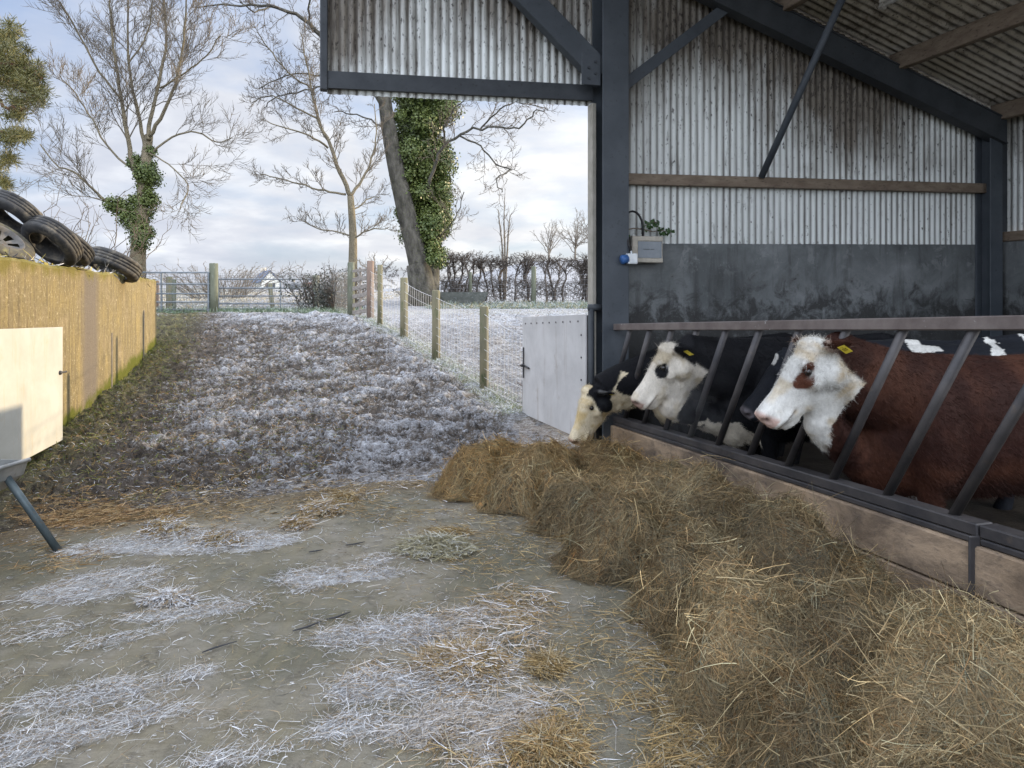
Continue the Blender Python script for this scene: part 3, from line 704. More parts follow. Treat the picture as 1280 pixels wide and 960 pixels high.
# ------------------------------------------------------------------ tyres
M_TYRE = mottled('weathered_rubber', (.017, .018, .020), (.05, .05, .05), 5, .7, c3=(.14, .125, .10), s3=9, t3=(.48, .72), bmp=.3)
M_TYRE2 = mottled('mossy_rubber', (.05, .046, .036), (.10, .09, .065), 6, .8, c3=(.15, .14, .06), s3=12, t3=(.55, .7), bmp=.3)
def tyre(c, nrm, Rr, w, label, mat=M_TYRE, rim=False, lying=0):
    c = Vector(c); nrm = Vector(nrm).normalized(); e1 = nrm.orthogonal().normalized(); e2 = nrm.cross(e1)
    t = thing('tyre', c, label, 'tyre', 'old tyres weighing down the silage sheet')
    prof = [(.62, -.46), (.66, -.50), (.80, -.50), (.93, -.44), (.985, -.36), (1.0, -.2), (.965, -.185), (.965, -.165), (1.0, -.15), (1.0, -.02), (.965, -.01), (.965, .01), (1.0, .02), (1.0, .15), (.965, .165), (.965, .185), (1.0, .2), (.985, .36), (.93, .44), (.80, .50), (.66, .50), (.62, .46), (.70, .40), (.88, .34), (.90, 0), (.88, -.34), (.70, -.40)]
    mb = MB(); n = 48; vs = []; fs = []; m_ = len(prof)
    for i in range(n):
        a = 2 * math.pi * i / n
        for j, (r, x) in enumerate(prof):
            rr = r * Rr * (1 + (.012 if (i % 2 and 4 < j < 18) else 0))
            vs.append(c + (e1 * math.cos(a) + e2 * math.sin(a)) * rr + nrm * x * w)
    for i in range(n):
        for j in range(m_):
            fs.append((i * m_ + j, i * m_ + (j + 1) % m_, ((i + 1) % n) * m_ + (j + 1) % m_, ((i + 1) % n) * m_ + j))
    mb.add(vs, fs); mb.build('rubber_ring', mat, t, smooth=True)
    if rim:
        mb = MB(); vs = []; fs = []; pr = [(.66, .44), (.62, .52), (.57, .50), (.53, .30), (.24, .16), (.10, .22), (.02, .22)]; m_ = len(pr)
        for i in range(n):
            a = 2 * math.pi * i / n
            for r, x in pr: vs.append(c + (e1 * math.cos(a) + e2 * math.sin(a)) * r * Rr + nrm * x * w)
        for i in range(n):
            if False: continue
            for j in range(m_ - 1):
                if j == 3 and i % 6 in (1, 2, 3): continue
                fs.append((i * m_ + j, i * m_ + j + 1, ((i + 1) % n) * m_ + j + 1, ((i + 1) % n) * m_ + j))
        mb.add(vs, fs); mb.build('rim', mottled('rusty_rim', (.07, .068, .065), (.13, .125, .12), 8, .6, .3, (.10, .06, .035), 20), t, smooth=True)
    return t
tyre(P(18, 272, 8.1), (-.25, -.62, -.70), .36, .20, 'black tyre tilted at the top of the tyre heap')
tyre(P(-3, 305, 7.5), (.66, -.06, .75), .34, .22, 'mossy tyre with a steel wheel still in it on the wall crest', M_TYRE2, True)
tyre(P(66, 302, 8.1), (-.29, -.66, -.68), .325, .20, 'black tyre leaning with its hollow side showing, second from the right')
tyre(P(82, 306, 8.65), (-.35, -.50, -.78), .33, .20, 'dull tyre mostly hidden behind the leaning hollow tyre', M_TYRE)
tyre(P(143, 331, 10.85), (-.27, -.38, -.88), .385, .26, 'lone tyre lying tilted tread outward near the far end of the wall')

# ------------------------------------------------------------------ sheeted gate leaning on the wall, with hook
def paint_mat(name, c1, c2, stain, spots):
    m, nt, b = newmat(name); p_ = pos(nt)
    n1 = noise(nt, p_, 1.8, 6, .65, .4); n2 = noise(nt, pos(nt, (7, 7, .8)), 1.2, 6, .7); n3 = noise(nt, p_, 30, 5, .7); n4 = noise(nt, p_, 5, 6, .7)
    c = mix(nt, bw(nt, n1, .38, .64), c1, c2)
    c = mix(nt, math_(nt, 'MULTIPLY', bw(nt, n2, .56, .72), .55), c, stain)
    c = mix(nt, math_(nt, 'MULTIPLY', bw(nt, n4, .60, .72), .35), c, stain)
    c = mix(nt, bw(nt, math_(nt, 'ADD', n3, math_(nt, 'MULTIPLY', n2, .3)), .88, .93), c, spots)
    setc(nt, b, c); b.inputs['Roughness'].default_value = .7; bump(nt, b, n3, .15, .004); return m
M_BOARDL = paint_mat('cream_painted_sheet', (.43, .44, .42), (.35, .355, .33), (.40, .30, .16), (.12, .10, .08))
M_DOOR = paint_mat('lilac_grey_painted_sheet', (.54, .54, .54), (.43, .43, .43), (.25, .20, .155), (.12, .10, .09))
A0, A1 = P(76, 480, 7.2), P(-60, 480, 5.4); A0.z = A1.z = 0
def sheet_gate(name, a, b, zb_a, zt_a, zb_b, zt_b, mat, label):
    """a: latch end, b: hinge end"""
    g = thing(name, (a + b) / 2, label, 'gate')
    d = (b - a).normalized(); nn = Vector((-d.y, d.x, 0)); L = (b - a).length
    if nn.dot(-a) < 0: nn = -nn
    mb = MB(); c = []
    for o in (0, .018):
        for t, z0, z1 in ((0, zb_a, zt_a), (L, zb_b, zt_b)):
            c += [a + d * t + nn * o + ZR * z0, a + d * t + nn * o + ZR * z1]
    mb.add(c, [(0, 1, 3, 2), (4, 6, 7, 5), (0, 4, 5, 1), (2, 3, 7, 6), (0, 2, 6, 4), (1, 5, 7, 3)])
    mb.build('board', mat, g, bevel=.002)
    mb = MB(); s = .04
    for t, z0, z1 in ((.03, zb_a, zt_a), (L - .03, zb_b, zt_b)):
        p = a + d * t - nn * .025; mb.bar(p + ZR * (z0 + .01), p + ZR * (z1 - .01), s, s, up=(0, 1, 0))
    for k in (.04, .5, .96):
        p0 = a + d * .05 - nn * .025 + ZR * (zb_a + (zt_a - zb_a) * k); p1 = a + d * (L - .05) - nn * .025 + ZR * (zb_b + (zt_b - zb_b) * k); mb.bar(p0, p1, s, s)
    mb.build('frame', M_BAR, g, bevel=.004)
    return g, d, nn, L
gl_, d, nn, L = sheet_gate('sheeted_gate', A0, A1, .12, 1.25, .06, 1.31, M_BOARDL, 'cream painted sheet gate standing against the ochre clamp wall')
mb = MB(); mb.ball(A0 + nn * .022 + d * .07 + ZR * .80, .022); mb.tube([A0 + nn * .022 + d * .07 + ZR * .80, A0 + nn * .04 - d * .03 + ZR * .80], .01, 6); mb.build('latch', M_BAR, gl_)
# the matching sheeted gate hung on the barn column, swung out
B0, B1 = P(655, 460, 8.78), P(734, 460, 6.95); B0.z = B1.z = 0
gr_, d, nn, L = sheet_gate('sheeted_gate', B0, B1, .12, 1.295, .16, 1.385, M_DOOR, 'lilac grey sheet gate hung on the barn column and swung open')
mb = MB(); mb.tube([B0 + nn * .03 + d * .02 + ZR * .72, B0 + nn * .035 + d * .28 + ZR * .70], .012, 6); mb.tube([B0 + nn * .03 + d * .12 + ZR * .71, B0 + nn * .09 + d * .14 + ZR * .72], .014, 6); mb.bar(B0 + nn * .022 + d * .06 + ZR * .56, B0 + nn * .022 + d * .06 + ZR * .93, .03, .008, up=(0, 1, 0)); mb.build('latch', M_BAR, gr_)
mb = MB(); mb.tube([B0 - d * .02 + ZR * .45, B0 - d * .24 + ZR * .46], .012, 6); mb.tube([B0 - d * .02 + ZR * .02, B0 - d * .02 + ZR * .47], .014, 6); mb.build('drop_bolt', M_RAIL, gr_)
for k in range(9):
    p = B0 + d * (.12 + (L - .3) * k / 8) + nn * .018 + ZR * (1.22 + .09 * k / 8); mb = MB(); mb.tube([p, p + nn * .006], .010, 7); mb.build('bolt', M_BAR, gr_)
for k in range(5):
    p = B0 + d * (L - .10) + nn * .018 + ZR * (.30 + .22 * k); mb = MB(); mb.tube([p, p + nn * .006], .010, 7); mb.build('bolt', M_BAR, gr_)
mb = MB(); hpz = P(739, 460, 6.92); mb.tube([(hpz.x, hpz.y, .02), (hpz.x, hpz.y, 1.44)], .030, 12); mb.tube([Vector((hpz.x - .03, hpz.y, 1.45)), Vector((hpz.x + .12, hpz.y + .02, 1.45))], .034, 10)
mb.build('hinge_tube', M_DARKST, gr_, smooth=True)

# ------------------------------------------------------------------ galvanised trough
M_GALV = mottled('galvanised_steel', (.30, .32, .33), (.44, .45, .45), 7, .45, .55, (.22, .19, .15), 16, (.58, .72), bmp=.15)
M_LEG = mottled('blue_green_pipe', (.06, .085, .10), (.11, .14, .155), 9, .5, .3, (.12, .11, .1), 22, bmp=.15)
tr = thing('feed_trough', (-3.3, 3.6, 0), 'galvanised feed trough on splayed blue pipe legs', 'trough')
ta = P(36, 585, 4.42); ta.z = 0; td = Vector((-.10, -1, 0)).normalized(); tn = Vector((1, -.10, 0)).normalized()
ring = []
prof = [(0, .575), (-.02, .575), (-.05, .49), (-.16, .40), (-.36, .40), (-.47, .49), (-.50, .575), (-.52, .575), (-.48, .48), (-.365, .388), (-.155, .388), (-.035, .48)]
mb = MB()
mb.loft([[ta + td * t + tn * x + ZR * z for x, z in prof] for t in (0, .6, 1.2, 1.8, 2.4)]); mb.build('trough_body', M_GALV, tr)
for t in (0, 2.396):
    mb = MB(); mb.loft([[ta + td * (t + o) + tn * x + ZR * z for x, z in ((-.002, .57), (-.04, .485), (-.158, .392), (-.362, .392), (-.476, .485), (-.518, .57))] for o in (0, .004)])
    mb.build('end_plate', M_GALV, tr)
mb = MB(); mb.tube([ta + td * t + tn * .004 + ZR * .572 for t in (0, 2.4)], .013, 8); mb.tube([ta + td * t - tn * .522 + ZR * .572 for t in (0, 2.4)], .013, 8); mb.build('rim', M_GALV, tr, smooth=True)
for t, sx_ in ((.12, 1), (.12, -1), (2.2, 1), (2.2, -1)):
    top = ta + td * t + tn * (-.05 if sx_ > 0 else -.47) + ZR * .50
    bot = P(74, 690, 4.43) if (t < 1 and sx_ > 0) else ta + td * (t + (-.10 if t < 1 else .1)) + tn * (.16 if sx_ > 0 else -.68)
    bot = Vector((bot[0], bot[1], .0))
    mb = MB(); mb.tube([top, bot], .0225, 12); mb.build('leg', M_LEG, tr, smooth=True)

# ------------------------------------------------------------------ fence posts
M_POST = mottled('weathered_green_post', (.13, .125, .085), (.22, .20, .13), 6, .85, 0, (.08, .10, .05), 12, (.5, .68), stretch=(1, 1, .3), bmp=.5)
M_POSTR = mottled('reddish_post', (.15, .11, .09), (.23, .17, .135), 6, .85, 0, (.10, .09, .08), 14, (.5, .7), stretch=(1, 1, .3), bmp=.5)
M_POSTG = mottled('mossy_gate_post', (.095, .105, .075), (.15, .16, .12), 5, .85, 0, (.2, .22, .2), 20, (.6, .72), stretch=(1, 1, .3), bmp=.5)
def fpost(pxb, pyb, pyt, Y, rad, label, mat=M_POST, lean=(0, 0), name='fence_post', group='wooden posts along the lane fences', square=False):
    base = P(pxb, pyb, Y); top = P(pxb + lean[0], pyt, Y); z0 = gz(base.x, base.y)
    base.z = min(base.z, z0) - .25
    mb = MB()
    n = 4 if square else 14
    pts = [base, base.lerp(top, .5), top - ZR * .012, top]
    mb.tube(pts, [rad * 1.03, rad, rad * .98, rad * .86], n)
    mb.v = [tuple(np.array(v) + rng.normal(size=3) * rad * .03) for v in mb.v]
    o = mb.build(name, mat, None, smooth=not square)
    tag(o, label, 'post', group)
    # frost or cut top in a paler end grain is left to the material
    return top
tops = {}
tops[605] = fpost(605, 486, 383, 10.6, .066, 'stout round fence post, first in front of the lilac sheet gate', lean=(0, 0))
tops[545] = fpost(545, 448, 363, 12.9, .072, 'round fence post, second from the lilac sheet gate')
tops[505] = fpost(505, 422, 347, 14.8, .076, 'thick round fence post, third from the lilac sheet gate')
tops[475] = fpost(475, 406, 331, 15.9, .058, 'thin fence post standing just in front of the reddish post')
tops[463] = fpost(463, 399, 326, 17.3, .085, 'tall reddish post at the near end of the board hurdle', M_POSTR)
tops[439] = fpost(439, 392, 328, 18.2, .090, 'mossy green post at the far end of the board hurdle', M_POSTG)
tops[395] = fpost(395, 386, 344, 24.3, .115, 'grey green post where the mesh gate latches', M_POSTG)
tops[268] = fpost(267, 396, 329, 19.3, .115, 'big mossy green gate post between the two field gates', M_POSTG)
fpost(342, 390, 354, 25.4, .075, 'short leaning post standing behind the mesh gate', lean=(-4.5, 0))
fpost(211.5, 388, 346, 24.6, .10, 'ochre post seen through the bars of the seven bar gate', M_POST)
fpost(217.5, 390, 349, 23.8, .07, 'grey post close beside the ochre post behind the barred gate', M_POSTG)
fpost(196.5, 387, 351, 26.0, .07, 'thin reddish post behind the barred gate near the wall', M_POSTR)
fpost(667, 376, 333, 29.0, .10, 'pale grey post in the netting below the hawthorn hedge', M_POSTG)
fpost(588, 377, 340, 30.0, .07, 'thin grey post in the netting beside the ivied tree', M_POSTG)

# board hurdle between the reddish and mossy posts
hd = thing('board_hurdle', P(451, 398, 17.7), 'short hurdle of weathered boards between the reddish and mossy posts', 'hurdle')
M_HB = mottled('silver_board', (.20, .18, .16), (.32, .29, .26), 7, .85, 0, (.12, .1, .09), 20, stretch=(1, 1, 3), bmp=.4)
for k, (ya, yb) in enumerate(((337, 339), (347, 350), (357, 361), (367, 371), (378, 382), (388, 391))):
    mb = MB(); mb.bar(P(461, ya, 17.25), P(441, yb, 18.1), .03, .105 if k else .07); mb.build('board', M_HB, hd, bevel=.005)
mb = MB()
for px in (459.5, 450): mb.bar(P(px, 333 + (461 - px) * .1, 17.32 + (459 - px) * .045), P(px, 394, 17.32 + (459 - px) * .045), .06, .03, up=(0, 1, 0))
mb.build('upright', M_HB, hd, bevel=.004)

# ------------------------------------------------------------------ netting
M_WIRE = mottled('frosty_wire', (.34, .34, .34), (.5, .5, .5), 5, .6, .1, bmp=0)
M_WIRED = mottled('dull_wire', (.20, .21, .22), (.28, .29, .3), 5, .6, .2, bmp=0)
def netting(pts, label, rad=.0035, dx=.15, dz=(0, .10, .2, .3, .41, .53, .66, .80), mat=M_WIRE, sag=.03, group='wire netting fences'):
    """pts: list of (base, height)"""
    mb = MB()
    for z in dz:
        path = []
        for i in range(len(pts) - 1):
            a, ha = pts[i]; b, hb = pts[i + 1]
            for t in np.linspace(0, 1, 6)[(1 if i else 0):]:
                h = (ha * (1 - t) + hb * t) * z / dz[-1]
                path.append(a.lerp(b, t) + ZR * (h - sag * math.sin(math.pi * t) * z / dz[-1] + .03))
        mb.tube(path, rad if z not in (0, dz[-1]) else rad * 1.35, 3, cap=False)
    for i in range(len(pts) - 1):
        a, ha = pts[i]; b, hb = pts[i + 1]; n = max(1, int((b - a).length / dx))
        for k in range(n):
            t = k / n; p = a.lerp(b, t); h = ha * (1 - t) + hb * t - sag * math.sin(math.pi * t)
            mb.tube([p + ZR * .03, p + ZR * (.03 + h)], rad * .85, 3, cap=False)
    o = mb.build('wire_netting', mat, None); return tag(o, label, 'wire netting', group)
def foot(px, py, Y):
    p = P(px, py, Y); return Vector((p.x, p.y, gz(p.x, p.y)))
b_ = [foot(x, y, Y) for x, y, Y in ((655, 540, 8.75), (605, 486, 10.55), (545, 448, 12.85), (505, 422, 14.75), (475, 406, 15.85), (463, 399, 17.2))]
netting([(b_[0] + Vector((.06, .05, 0)), .86)] + [(b_[1], 1.06), (b_[2], 1.07), (b_[3], 1.1), (b_[4], 1.1), (b_[5], 1.1)], 'frosty sheep netting strung along the lane posts down to the sheet gate', rad=.0036)
netting([(foot(439, 392, 18.25), 1.15), (foot(416, 390, 21), 1.15), (foot(395, 386, 24.3), 1.15)], 'dull netting between the mossy post and the mesh gate', mat=M_WIRED, rad=.005)
netting([(foot(520, 379, 31), 1.1), (foot(588, 377, 30), 1.15), (foot(667, 376, 29), 1.2), (foot(760, 376, 28.4), 1.2)], 'netting stretched below the hawthorn hedge', mat=M_WIRED, rad=.005)
# ------------------------------------------------------------------ field gates
M_GATE = mottled('dull_galvanised_gate', (.16, .19, .22), (.24, .27, .30), 5, .5, .35, (.15, .13, .1), 15, bmp=0)
g1 = thing('field_gate', P(220, 396, 19.2), 'seven bar metal field gate beside the end of the ochre wall', 'gate')
def gate_bars(g, xa, xb, Ya, Yb, ys, uprights, r=.02, name='gate_bar'):
    for y in ys:
        mb = MB(); mb.tube([P(xa, y, Ya), P(xb, y, Yb)], r, 8); mb.build('bar', M_GATE, g, smooth=True)
    for x in uprights:
        t = (x - xa) / (xb - xa); Y = Ya + (Yb - Ya) * t
        mb = MB(); mb.bar(P(x, ys[0], Y), P(x, ys[-1], Y), .045, .035, up=(0, 1, 0)); mb.build('upright', M_GATE, g)
gate_bars(g1, 150, 262, 19.6, 19.2, (340.5, 355, 367, 377.5, 387, 395), (152, 202, 260.5))
def mesh_panel(g, xa, xb, ya, yb, Ya, Yb, nx_, nz_, rad=.004):
    mb = MB()
    for i in range(nx_ + 1):
        t = i / nx_; x = xa + (xb - xa) * t; Y = Ya + (Yb - Ya) * t
        mb.tube([P(x, ya, Y), P(x, yb, Y)], rad, 3, cap=False)
    for j in range(nz_ + 1):
        y = ya + (yb - ya) * j / nz_; mb.tube([P(xa, y, Ya), P(xb, y, Yb)], rad, 3, cap=False)
    mb.build('wire_mesh', M_WIRED, g)
mesh_panel(g1, 152, 260, 342, 394, 19.55, 19.15, 28, 14)
g2 = thing('field_gate', P(330, 388, 24.2), 'low mesh covered metal gate between the mossy post and the latch post', 'gate')
gate_bars(g2, 272, 393, 24.0, 24.3, (349, 360, 370, 379.5, 386), (273, 351, 392), r=.022)
mesh_panel(g2, 273, 392, 341.5, 386, 23.97, 24.27, 44, 16)
# ------------------------------------------------------------------ trees
class Tree:
    def __init__(s, rnd): s.r = random.Random(rnd); s.big = MB(); s.twV = []; s.twF = []
    def tw(s, pts, rads):
        prev = None; vs = []; n = 3; b = len(s.twV)
        for i, p in enumerate(pts):
            d = (pts[min(i + 1, len(pts) - 1)] - pts[max(i - 1, 0)]).normalized()
            prev = d.orthogonal().normalized() if prev is None else (prev - d * prev.dot(d)).normalized()
            q = d.cross(prev)
            for k in range(n):
                a = 2.0944 * k; s.twV.append(p + (prev * math.cos(a) + q * math.sin(a)) * rads[i])
        for i in range(len(pts) - 1):
            for k in range(n):
                k2 = (k + 1) % n; s.twF.append((b + i * n + k, b + i * n + k2, b + (i + 1) * n + k2, b + (i + 1) * n + k))
    def limb(s, pts, r0, r1, wob=.0, big=True, n=9):
        pts = [Vector(p) for p in pts]; out = []
        m = len(pts)
        for i in range(m - 1):          # Catmull-Rom
            p0, p1, p2, p3 = pts[max(i - 1, 0)], pts[i], pts[i + 1], pts[min(i + 2, m - 1)]
            for t in np.linspace(0, 1, 5)[(1 if i else 0):]:
                t2, t3 = t * t, t * t * t
                out.append(.5 * ((2 * p1) + (p2 - p0) * t + (2 * p0 - 5 * p1 + 4 * p2 - p3) * t2 + (3 * p1 - p0 - 3 * p2 + p3) * t3))
        k = len(out); out = [p + Vector((s.r.gauss(0, wob), s.r.gauss(0, wob), s.r.gauss(0, wob))) if 0 < i < k - 1 else p for i, p in enumerate(out)]
        rads = [r0 + (r1 - r0) * (i / (k - 1)) ** .85 for i in range(k)]
        if big: s.big.tube(out, rads, n)
        else: s.tw(out, rads)
        return out, rads
    def spray(s, path, rads, dens, length, lvl, spread=.9, up=.25, start=.15, droop=0.0, jit=.22, ratio=.55, minr=.006, curl=.0):
        """side branches along a path"""
        L = sum((path[i + 1] - path[i]).length for i in range(len(path) - 1)); n = max(1, int(L * dens)); r = s.r
        for k in range(n):
            t = start + (1 - start) * (k + r.random()) / n; f = t * (len(path) - 1); i = min(int(f), len(path) - 2)
            p = path[i].lerp(path[i + 1], f - i); d = (path[i + 1] - path[i]).normalized()
            az = r.random() * 6.283; o = d.orthogonal().normalized(); o = Quaternion(d, az) @ o
            ang = spread * r.uniform(.7, 1.25); dd = (d * math.cos(ang) + o * math.sin(ang)); dd.z += up; dd.normalize()
            ln = length * r.uniform(.45, 1.1) * (1.1 - .65 * t); rr = max(min(rads[i] * ratio, ln * .018), minr)
            pts = [p]; seg = 5 if lvl > 0 else 4; c = dd.copy()
            for j in range(seg):
                c = c + Vector((r.gauss(0, jit), r.gauss(0, jit), r.gauss(0, jit) + up * .22 - droop * (j / seg) + curl * (j >= seg - 2))); c.normalize()
                pts.append(pts[-1] + c * ln / seg)
            rd = [rr * (1 - .72 * j / seg) for j in range(seg + 1)]
            if rr > .03: s.big.tube(pts, rd, 6)
            else: s.tw(pts, rd)
            if lvl > 0: s.spray(pts, rd, dens * 1.9, length * .46, lvl - 1, spread, up, .12, droop, jit * 1.1, ratio, minr, curl)
        return
    def finish(s, name, loc, label, cat, mt, mtw, group=None, trunk='trunk', crown='crown'):
        root = thing(name, loc, label, cat, group)
        if s.big.v: s.big.build(trunk, mt, root, smooth=True)
        if s.twF: npmesh(crown, np.array([list(v) for v in s.twV]), np.array(s.twF), mtw, root)
        return root
def leafcloud(name, parent, centers, radii, per, size, mat, flat=1.0, hollow=.55):
    C = []; Nn = []
    for c, r_ in zip(centers, radii):
        n = int(per * r_ * r_ * 4)
        d = norm(rng.normal(size=(n, 3))); rad = r_ * (hollow + (1 - hollow) * rng.random(n)) * (1 + .25 * (rng.random(n) > .85))
        C.append(np.array(list(c)) + d * rad[:, None] * np.array([1, 1, flat])); Nn.append(norm(d + rng.normal(size=(n, 3)) * .55 + np.array([0, 0, .2])))
    C = np.concatenate(C); Nn = np.concatenate(Nn)
    V, Q = leaves(C, Nn, size * rng.uniform(.6, 1.3, len(C)), .8)
    return npmesh(name, V, Q, mat, parent)
def bark(name, c1, c2, c3, s=4, side=None):
    m, nt, b = newmat(name); p_ = pos(nt, (1, 1, .45)); n1 = noise(nt, p_, s, 6, .65); n2 = noise(nt, p_, s * 6, 5, .7)
    c = mix(nt, bw(nt, n1, .35, .65), c1, c2); c = mix(nt, bw(nt, n2, .55, .7), c, c3); setc(nt, b, c)
    b.inputs['Roughness'].default_value = .9; b.inputs['Specular IOR Level'].default_value = .1
    bump(nt, b, math_(nt, 'ADD', n1, n2), 1.0, .08); return m
M_BARK = bark('grey_bark', (.10, .095, .085), (.17, .155, .135), (.06, .07, .04))
M_BARKL = bark('lichen_bark', (.17, .15, .11), (.26, .22, .15), (.12, .13, .07))
M_TWIG = bark('pale_twig', (.13, .11, .09), (.20, .17, .135), (.08, .07, .06), 2)
M_TWIGW = bark('frosted_twig', (.16, .14, .115), (.25, .22, .18), (.10, .085, .07), 2)
M_TWIGD = bark('dark_twig', (.09, .075, .065), (.16, .135, .115), (.3, .3, .31), 3)
def leafmat(name, a, b_, c):
    m, nt, b = newmat(name); p_ = pos(nt); n1 = noise(nt, p_, .9, 4); n2 = noise(nt, p_, 14, 3, .7)
    cc = mix(nt, bw(nt, n1, .38, .62), a, b_); cc = mix(nt, bw(nt, n2, .5, .7), cc, c); setc(nt, b, cc)
    b.inputs['Roughness'].default_value = .45; b.inputs['Specular IOR Level'].default_value = .4
    return m
M_IVY = leafmat('ivy_leaves', (.045, .075, .018), (.095, .125, .032), (.16, .18, .05))

# left tree with ivied trunk (Y = 24)
Y = 24; T = Tree(11)
base = P(173, 400, Y); base.z = gz(base.x, base.y) - .3
tr_, rd_ = T.limb([base, P(172, 340, Y), P(174, 300, Y), P(178, 255, Y), P(182, 205, Y), P(186, 170, Y + .3)], .31, .14)
for ptsx, r0, dY in (
    ([(178, 240), (166, 205), (158, 165), (151, 120), (143, 70), (138, 20), (136, -40)], .20, -.8),
    ([(182, 205), (178, 165), (166, 115), (160, 60), (160, 0), (163, -60)], .15, 1.0),
    ([(186, 175), (188, 150), (200, 100), (208, 50), (205, 0), (210, -50)], .16, .8),
    ([(187, 170), (205, 140), (218, 105), (228, 60), (232, 15), (236, -30)], .14, -1.2),
    ([(184, 195), (215, 172), (245, 165), (272, 178), (290, 172)], .08, .5),
    ([(174, 270), (150, 262), (130, 250), (112, 232), (92, 215), (70, 205), (50, 180)], .13, -.6),
    ([(170, 215), (140, 190), (115, 150), (95, 118), (75, 95)], .08, 1.5),
    ([(200, 110), (232, 90), (258, 70), (275, 45)], .07, -1),
    ([(152, 125), (125, 90), (100, 45), (80, 10), (62, -10)], .08, -1.5),
    ([(184, 190), (210, 205), (235, 232), (225, 262)], .05, -1.2),
    ([(160, 80), (185, 40), (190, 0), (186, -50)], .06, .6),
):
    pt = [P(x, y, Y + dY * i / (len(ptsx) - 1)) for i, (x, y) in enumerate(ptsx)]
    p_, r_ = T.limb(pt, r0 * .50, .018, wob=.015, n=7)
    T.spray(p_, r_, 3.0, 2.4, 2, spread=.68, up=.13, start=.25, jit=.11, minr=.0085, curl=.12, ratio=.38)
lt = T.finish('ash_tree', base, 'tall bare tree with a leafy ivy collar on its trunk beyond the ochre wall', 'tree', M_BARKL, M_TWIGW)
cs = [P(x, y, Y + rng.normal() * .15) for x, y in ((176, 300), (174, 290), (178, 280), (172, 272), (178, 268), (184, 258), (170, 262), (176, 250), (186, 240), (180, 232), (176, 222), (188, 222), (185, 208), (166, 250), (158, 262), (150, 258), (140, 256), (160, 272), (168, 285), (184, 290), (190, 250), (180, 215), (168, 200), (188, 190), (175, 310), (171, 205))]
leafcloud('ivy', lt, cs, rng.uniform(.17, .42, len(cs)), 1900, .075, M_IVY, hollow=.35)

# middle bare tree (Y = 26)
Y = 26; T = Tree(23)
base = P(440, 385, Y); base.z = gz(base.x, base.y) - .3
p0, r0_ = T.limb([base, P(441, 330, Y), P(441, 290, Y), P(438, 245, Y)], .19, .115)
T.spray(p0, r0_, .8, 2.2, 2, spread=1.0, up=.1, start=.45, jit=.2, minr=.007)
for ptsx, r0, dY in (
    ([(438, 245), (425, 215), (412, 180), (398, 150), (390, 115), (384, 80), (375, 40)], .125, -.6),
    ([(438, 245), (452, 225), (462, 205), (470, 175), (468, 130)], .085, .8),
    ([(410, 185), (385, 168), (355, 160), (335, 152)], .055, -.8),
    ([(432, 243), (405, 238), (375, 230), (345, 222), (320, 218)], .055, .6),
    ([(400, 150), (370, 135), (340, 120), (315, 128)], .05, 1.2),
    ([(388, 110), (360, 90), (335, 60), (322, 40)], .045, -.8),
    ([(440, 295), (420, 290), (395, 285), (372, 272)], .04, .5),
    ([(441, 300), (460, 288), (485, 285)], .045, -.6),
    ([(441, 265), (458, 250), (475, 245)], .04, .9),
):
    pt = [P(x, y, Y + dY * i / (len(ptsx) - 1)) for i, (x, y) in enumerate(ptsx)]
    p_, r_ = T.limb(pt, r0 * .8, .016, wob=.02, n=6)
    T.spray(p_, r_, 4.0, 1.4, 2, spread=.75, up=.15, start=.12, jit=.16, minr=.0092, curl=.2, ratio=.42)
T.finish('bare_sapling', base, 'slender forked bare tree standing behind the bramble bush', 'tree', M_BARKL, M_TWIGW)

# big leaning tree with an ivied second stem (Y = 28)
Y = 28; T = Tree(5)
base = P(534, 400, Y); base.z = gz(base.x, base.y) - .4
T.big.cm = 0
p0, r0_ = T.limb([base, P(529, 355, Y), P(521, 318, Y), P(507, 262, Y), (P(494, 205, Y)), P(485, 155, Y), P(480, 112, Y), P(478, 60, Y)], .50, .21, n=14)
T.big.tube([P(530, 385, Y), P(528, 360, Y), P(522, 330, Y)], [.80, .53, .44], 14)
p1, r1_ = T.limb([P(536, 365, Y + .3), P(538, 330, Y + .6), P(536, 280, Y + .9), P(534, 220, Y + 1.1), P(538, 160, Y + 1.2), P(536, 100, Y + 1.3), P(540, 20, Y + 1.3)], .42, .18, n=10)
for ptsx, r0, dY, dr in (
    ([(482, 140), (470, 112), (448, 85), (425, 62), (400, 42), (370, 18), (335, 8), (290, 5), (240, 9)], .22, -3.5, .12),
    ([(400, 42), (385, 20), (392, -15)], .10, -2, .05),
    ([(340, 8), (318, 14), (300, 2)], .06, -3, .3),
    ([(478, 70), (470, 20), (480, -40)], .18, -1, .1),
    ([(470, 112), (440, 105), (410, 98), (380, 92), (350, 96), (325, 110)], .07, -2.6, .2),
    ([(440, 108), (405, 108), (375, 115), (345, 120), (330, 135)], .06, -1.6, .2),
    ([(484, 165), (465, 150), (440, 142), (418, 140)], .05, -1.5, .3),
    ([(534, 235), (545, 205), (556, 182), (585, 165), (620, 158), (650, 160), (668, 140), (685, 138)], .10, -2.5, .3),
    ([(575, 170), (600, 182), (620, 205), (640, 212), (620, 225), (628, 240)], .05, -2.0, .5),
    ([(540, 300), (560, 285), (572, 265), (580, 240)], .035, -1, .3),
    ([(556, 180), (558, 155), (575, 130), (600, 118)], .06, -1.5, .4),
    ([(600, 162), (620, 140), (645, 128), (680, 135)], .05, -2.4, .4),
):
    pt = [P(x, y, Y + dY * i / (len(ptsx) - 1)) for i, (x, y) in enumerate(ptsx)]
    p_, r_ = T.limb(pt, r0 * .75, .018, wob=.035, n=8)
    T.spray(p_, r_, 2.9, 1.7, 2, spread=.85, up=.04, start=.1, droop=dr * .35, jit=.2, minr=.0095, curl=.3, ratio=.42)
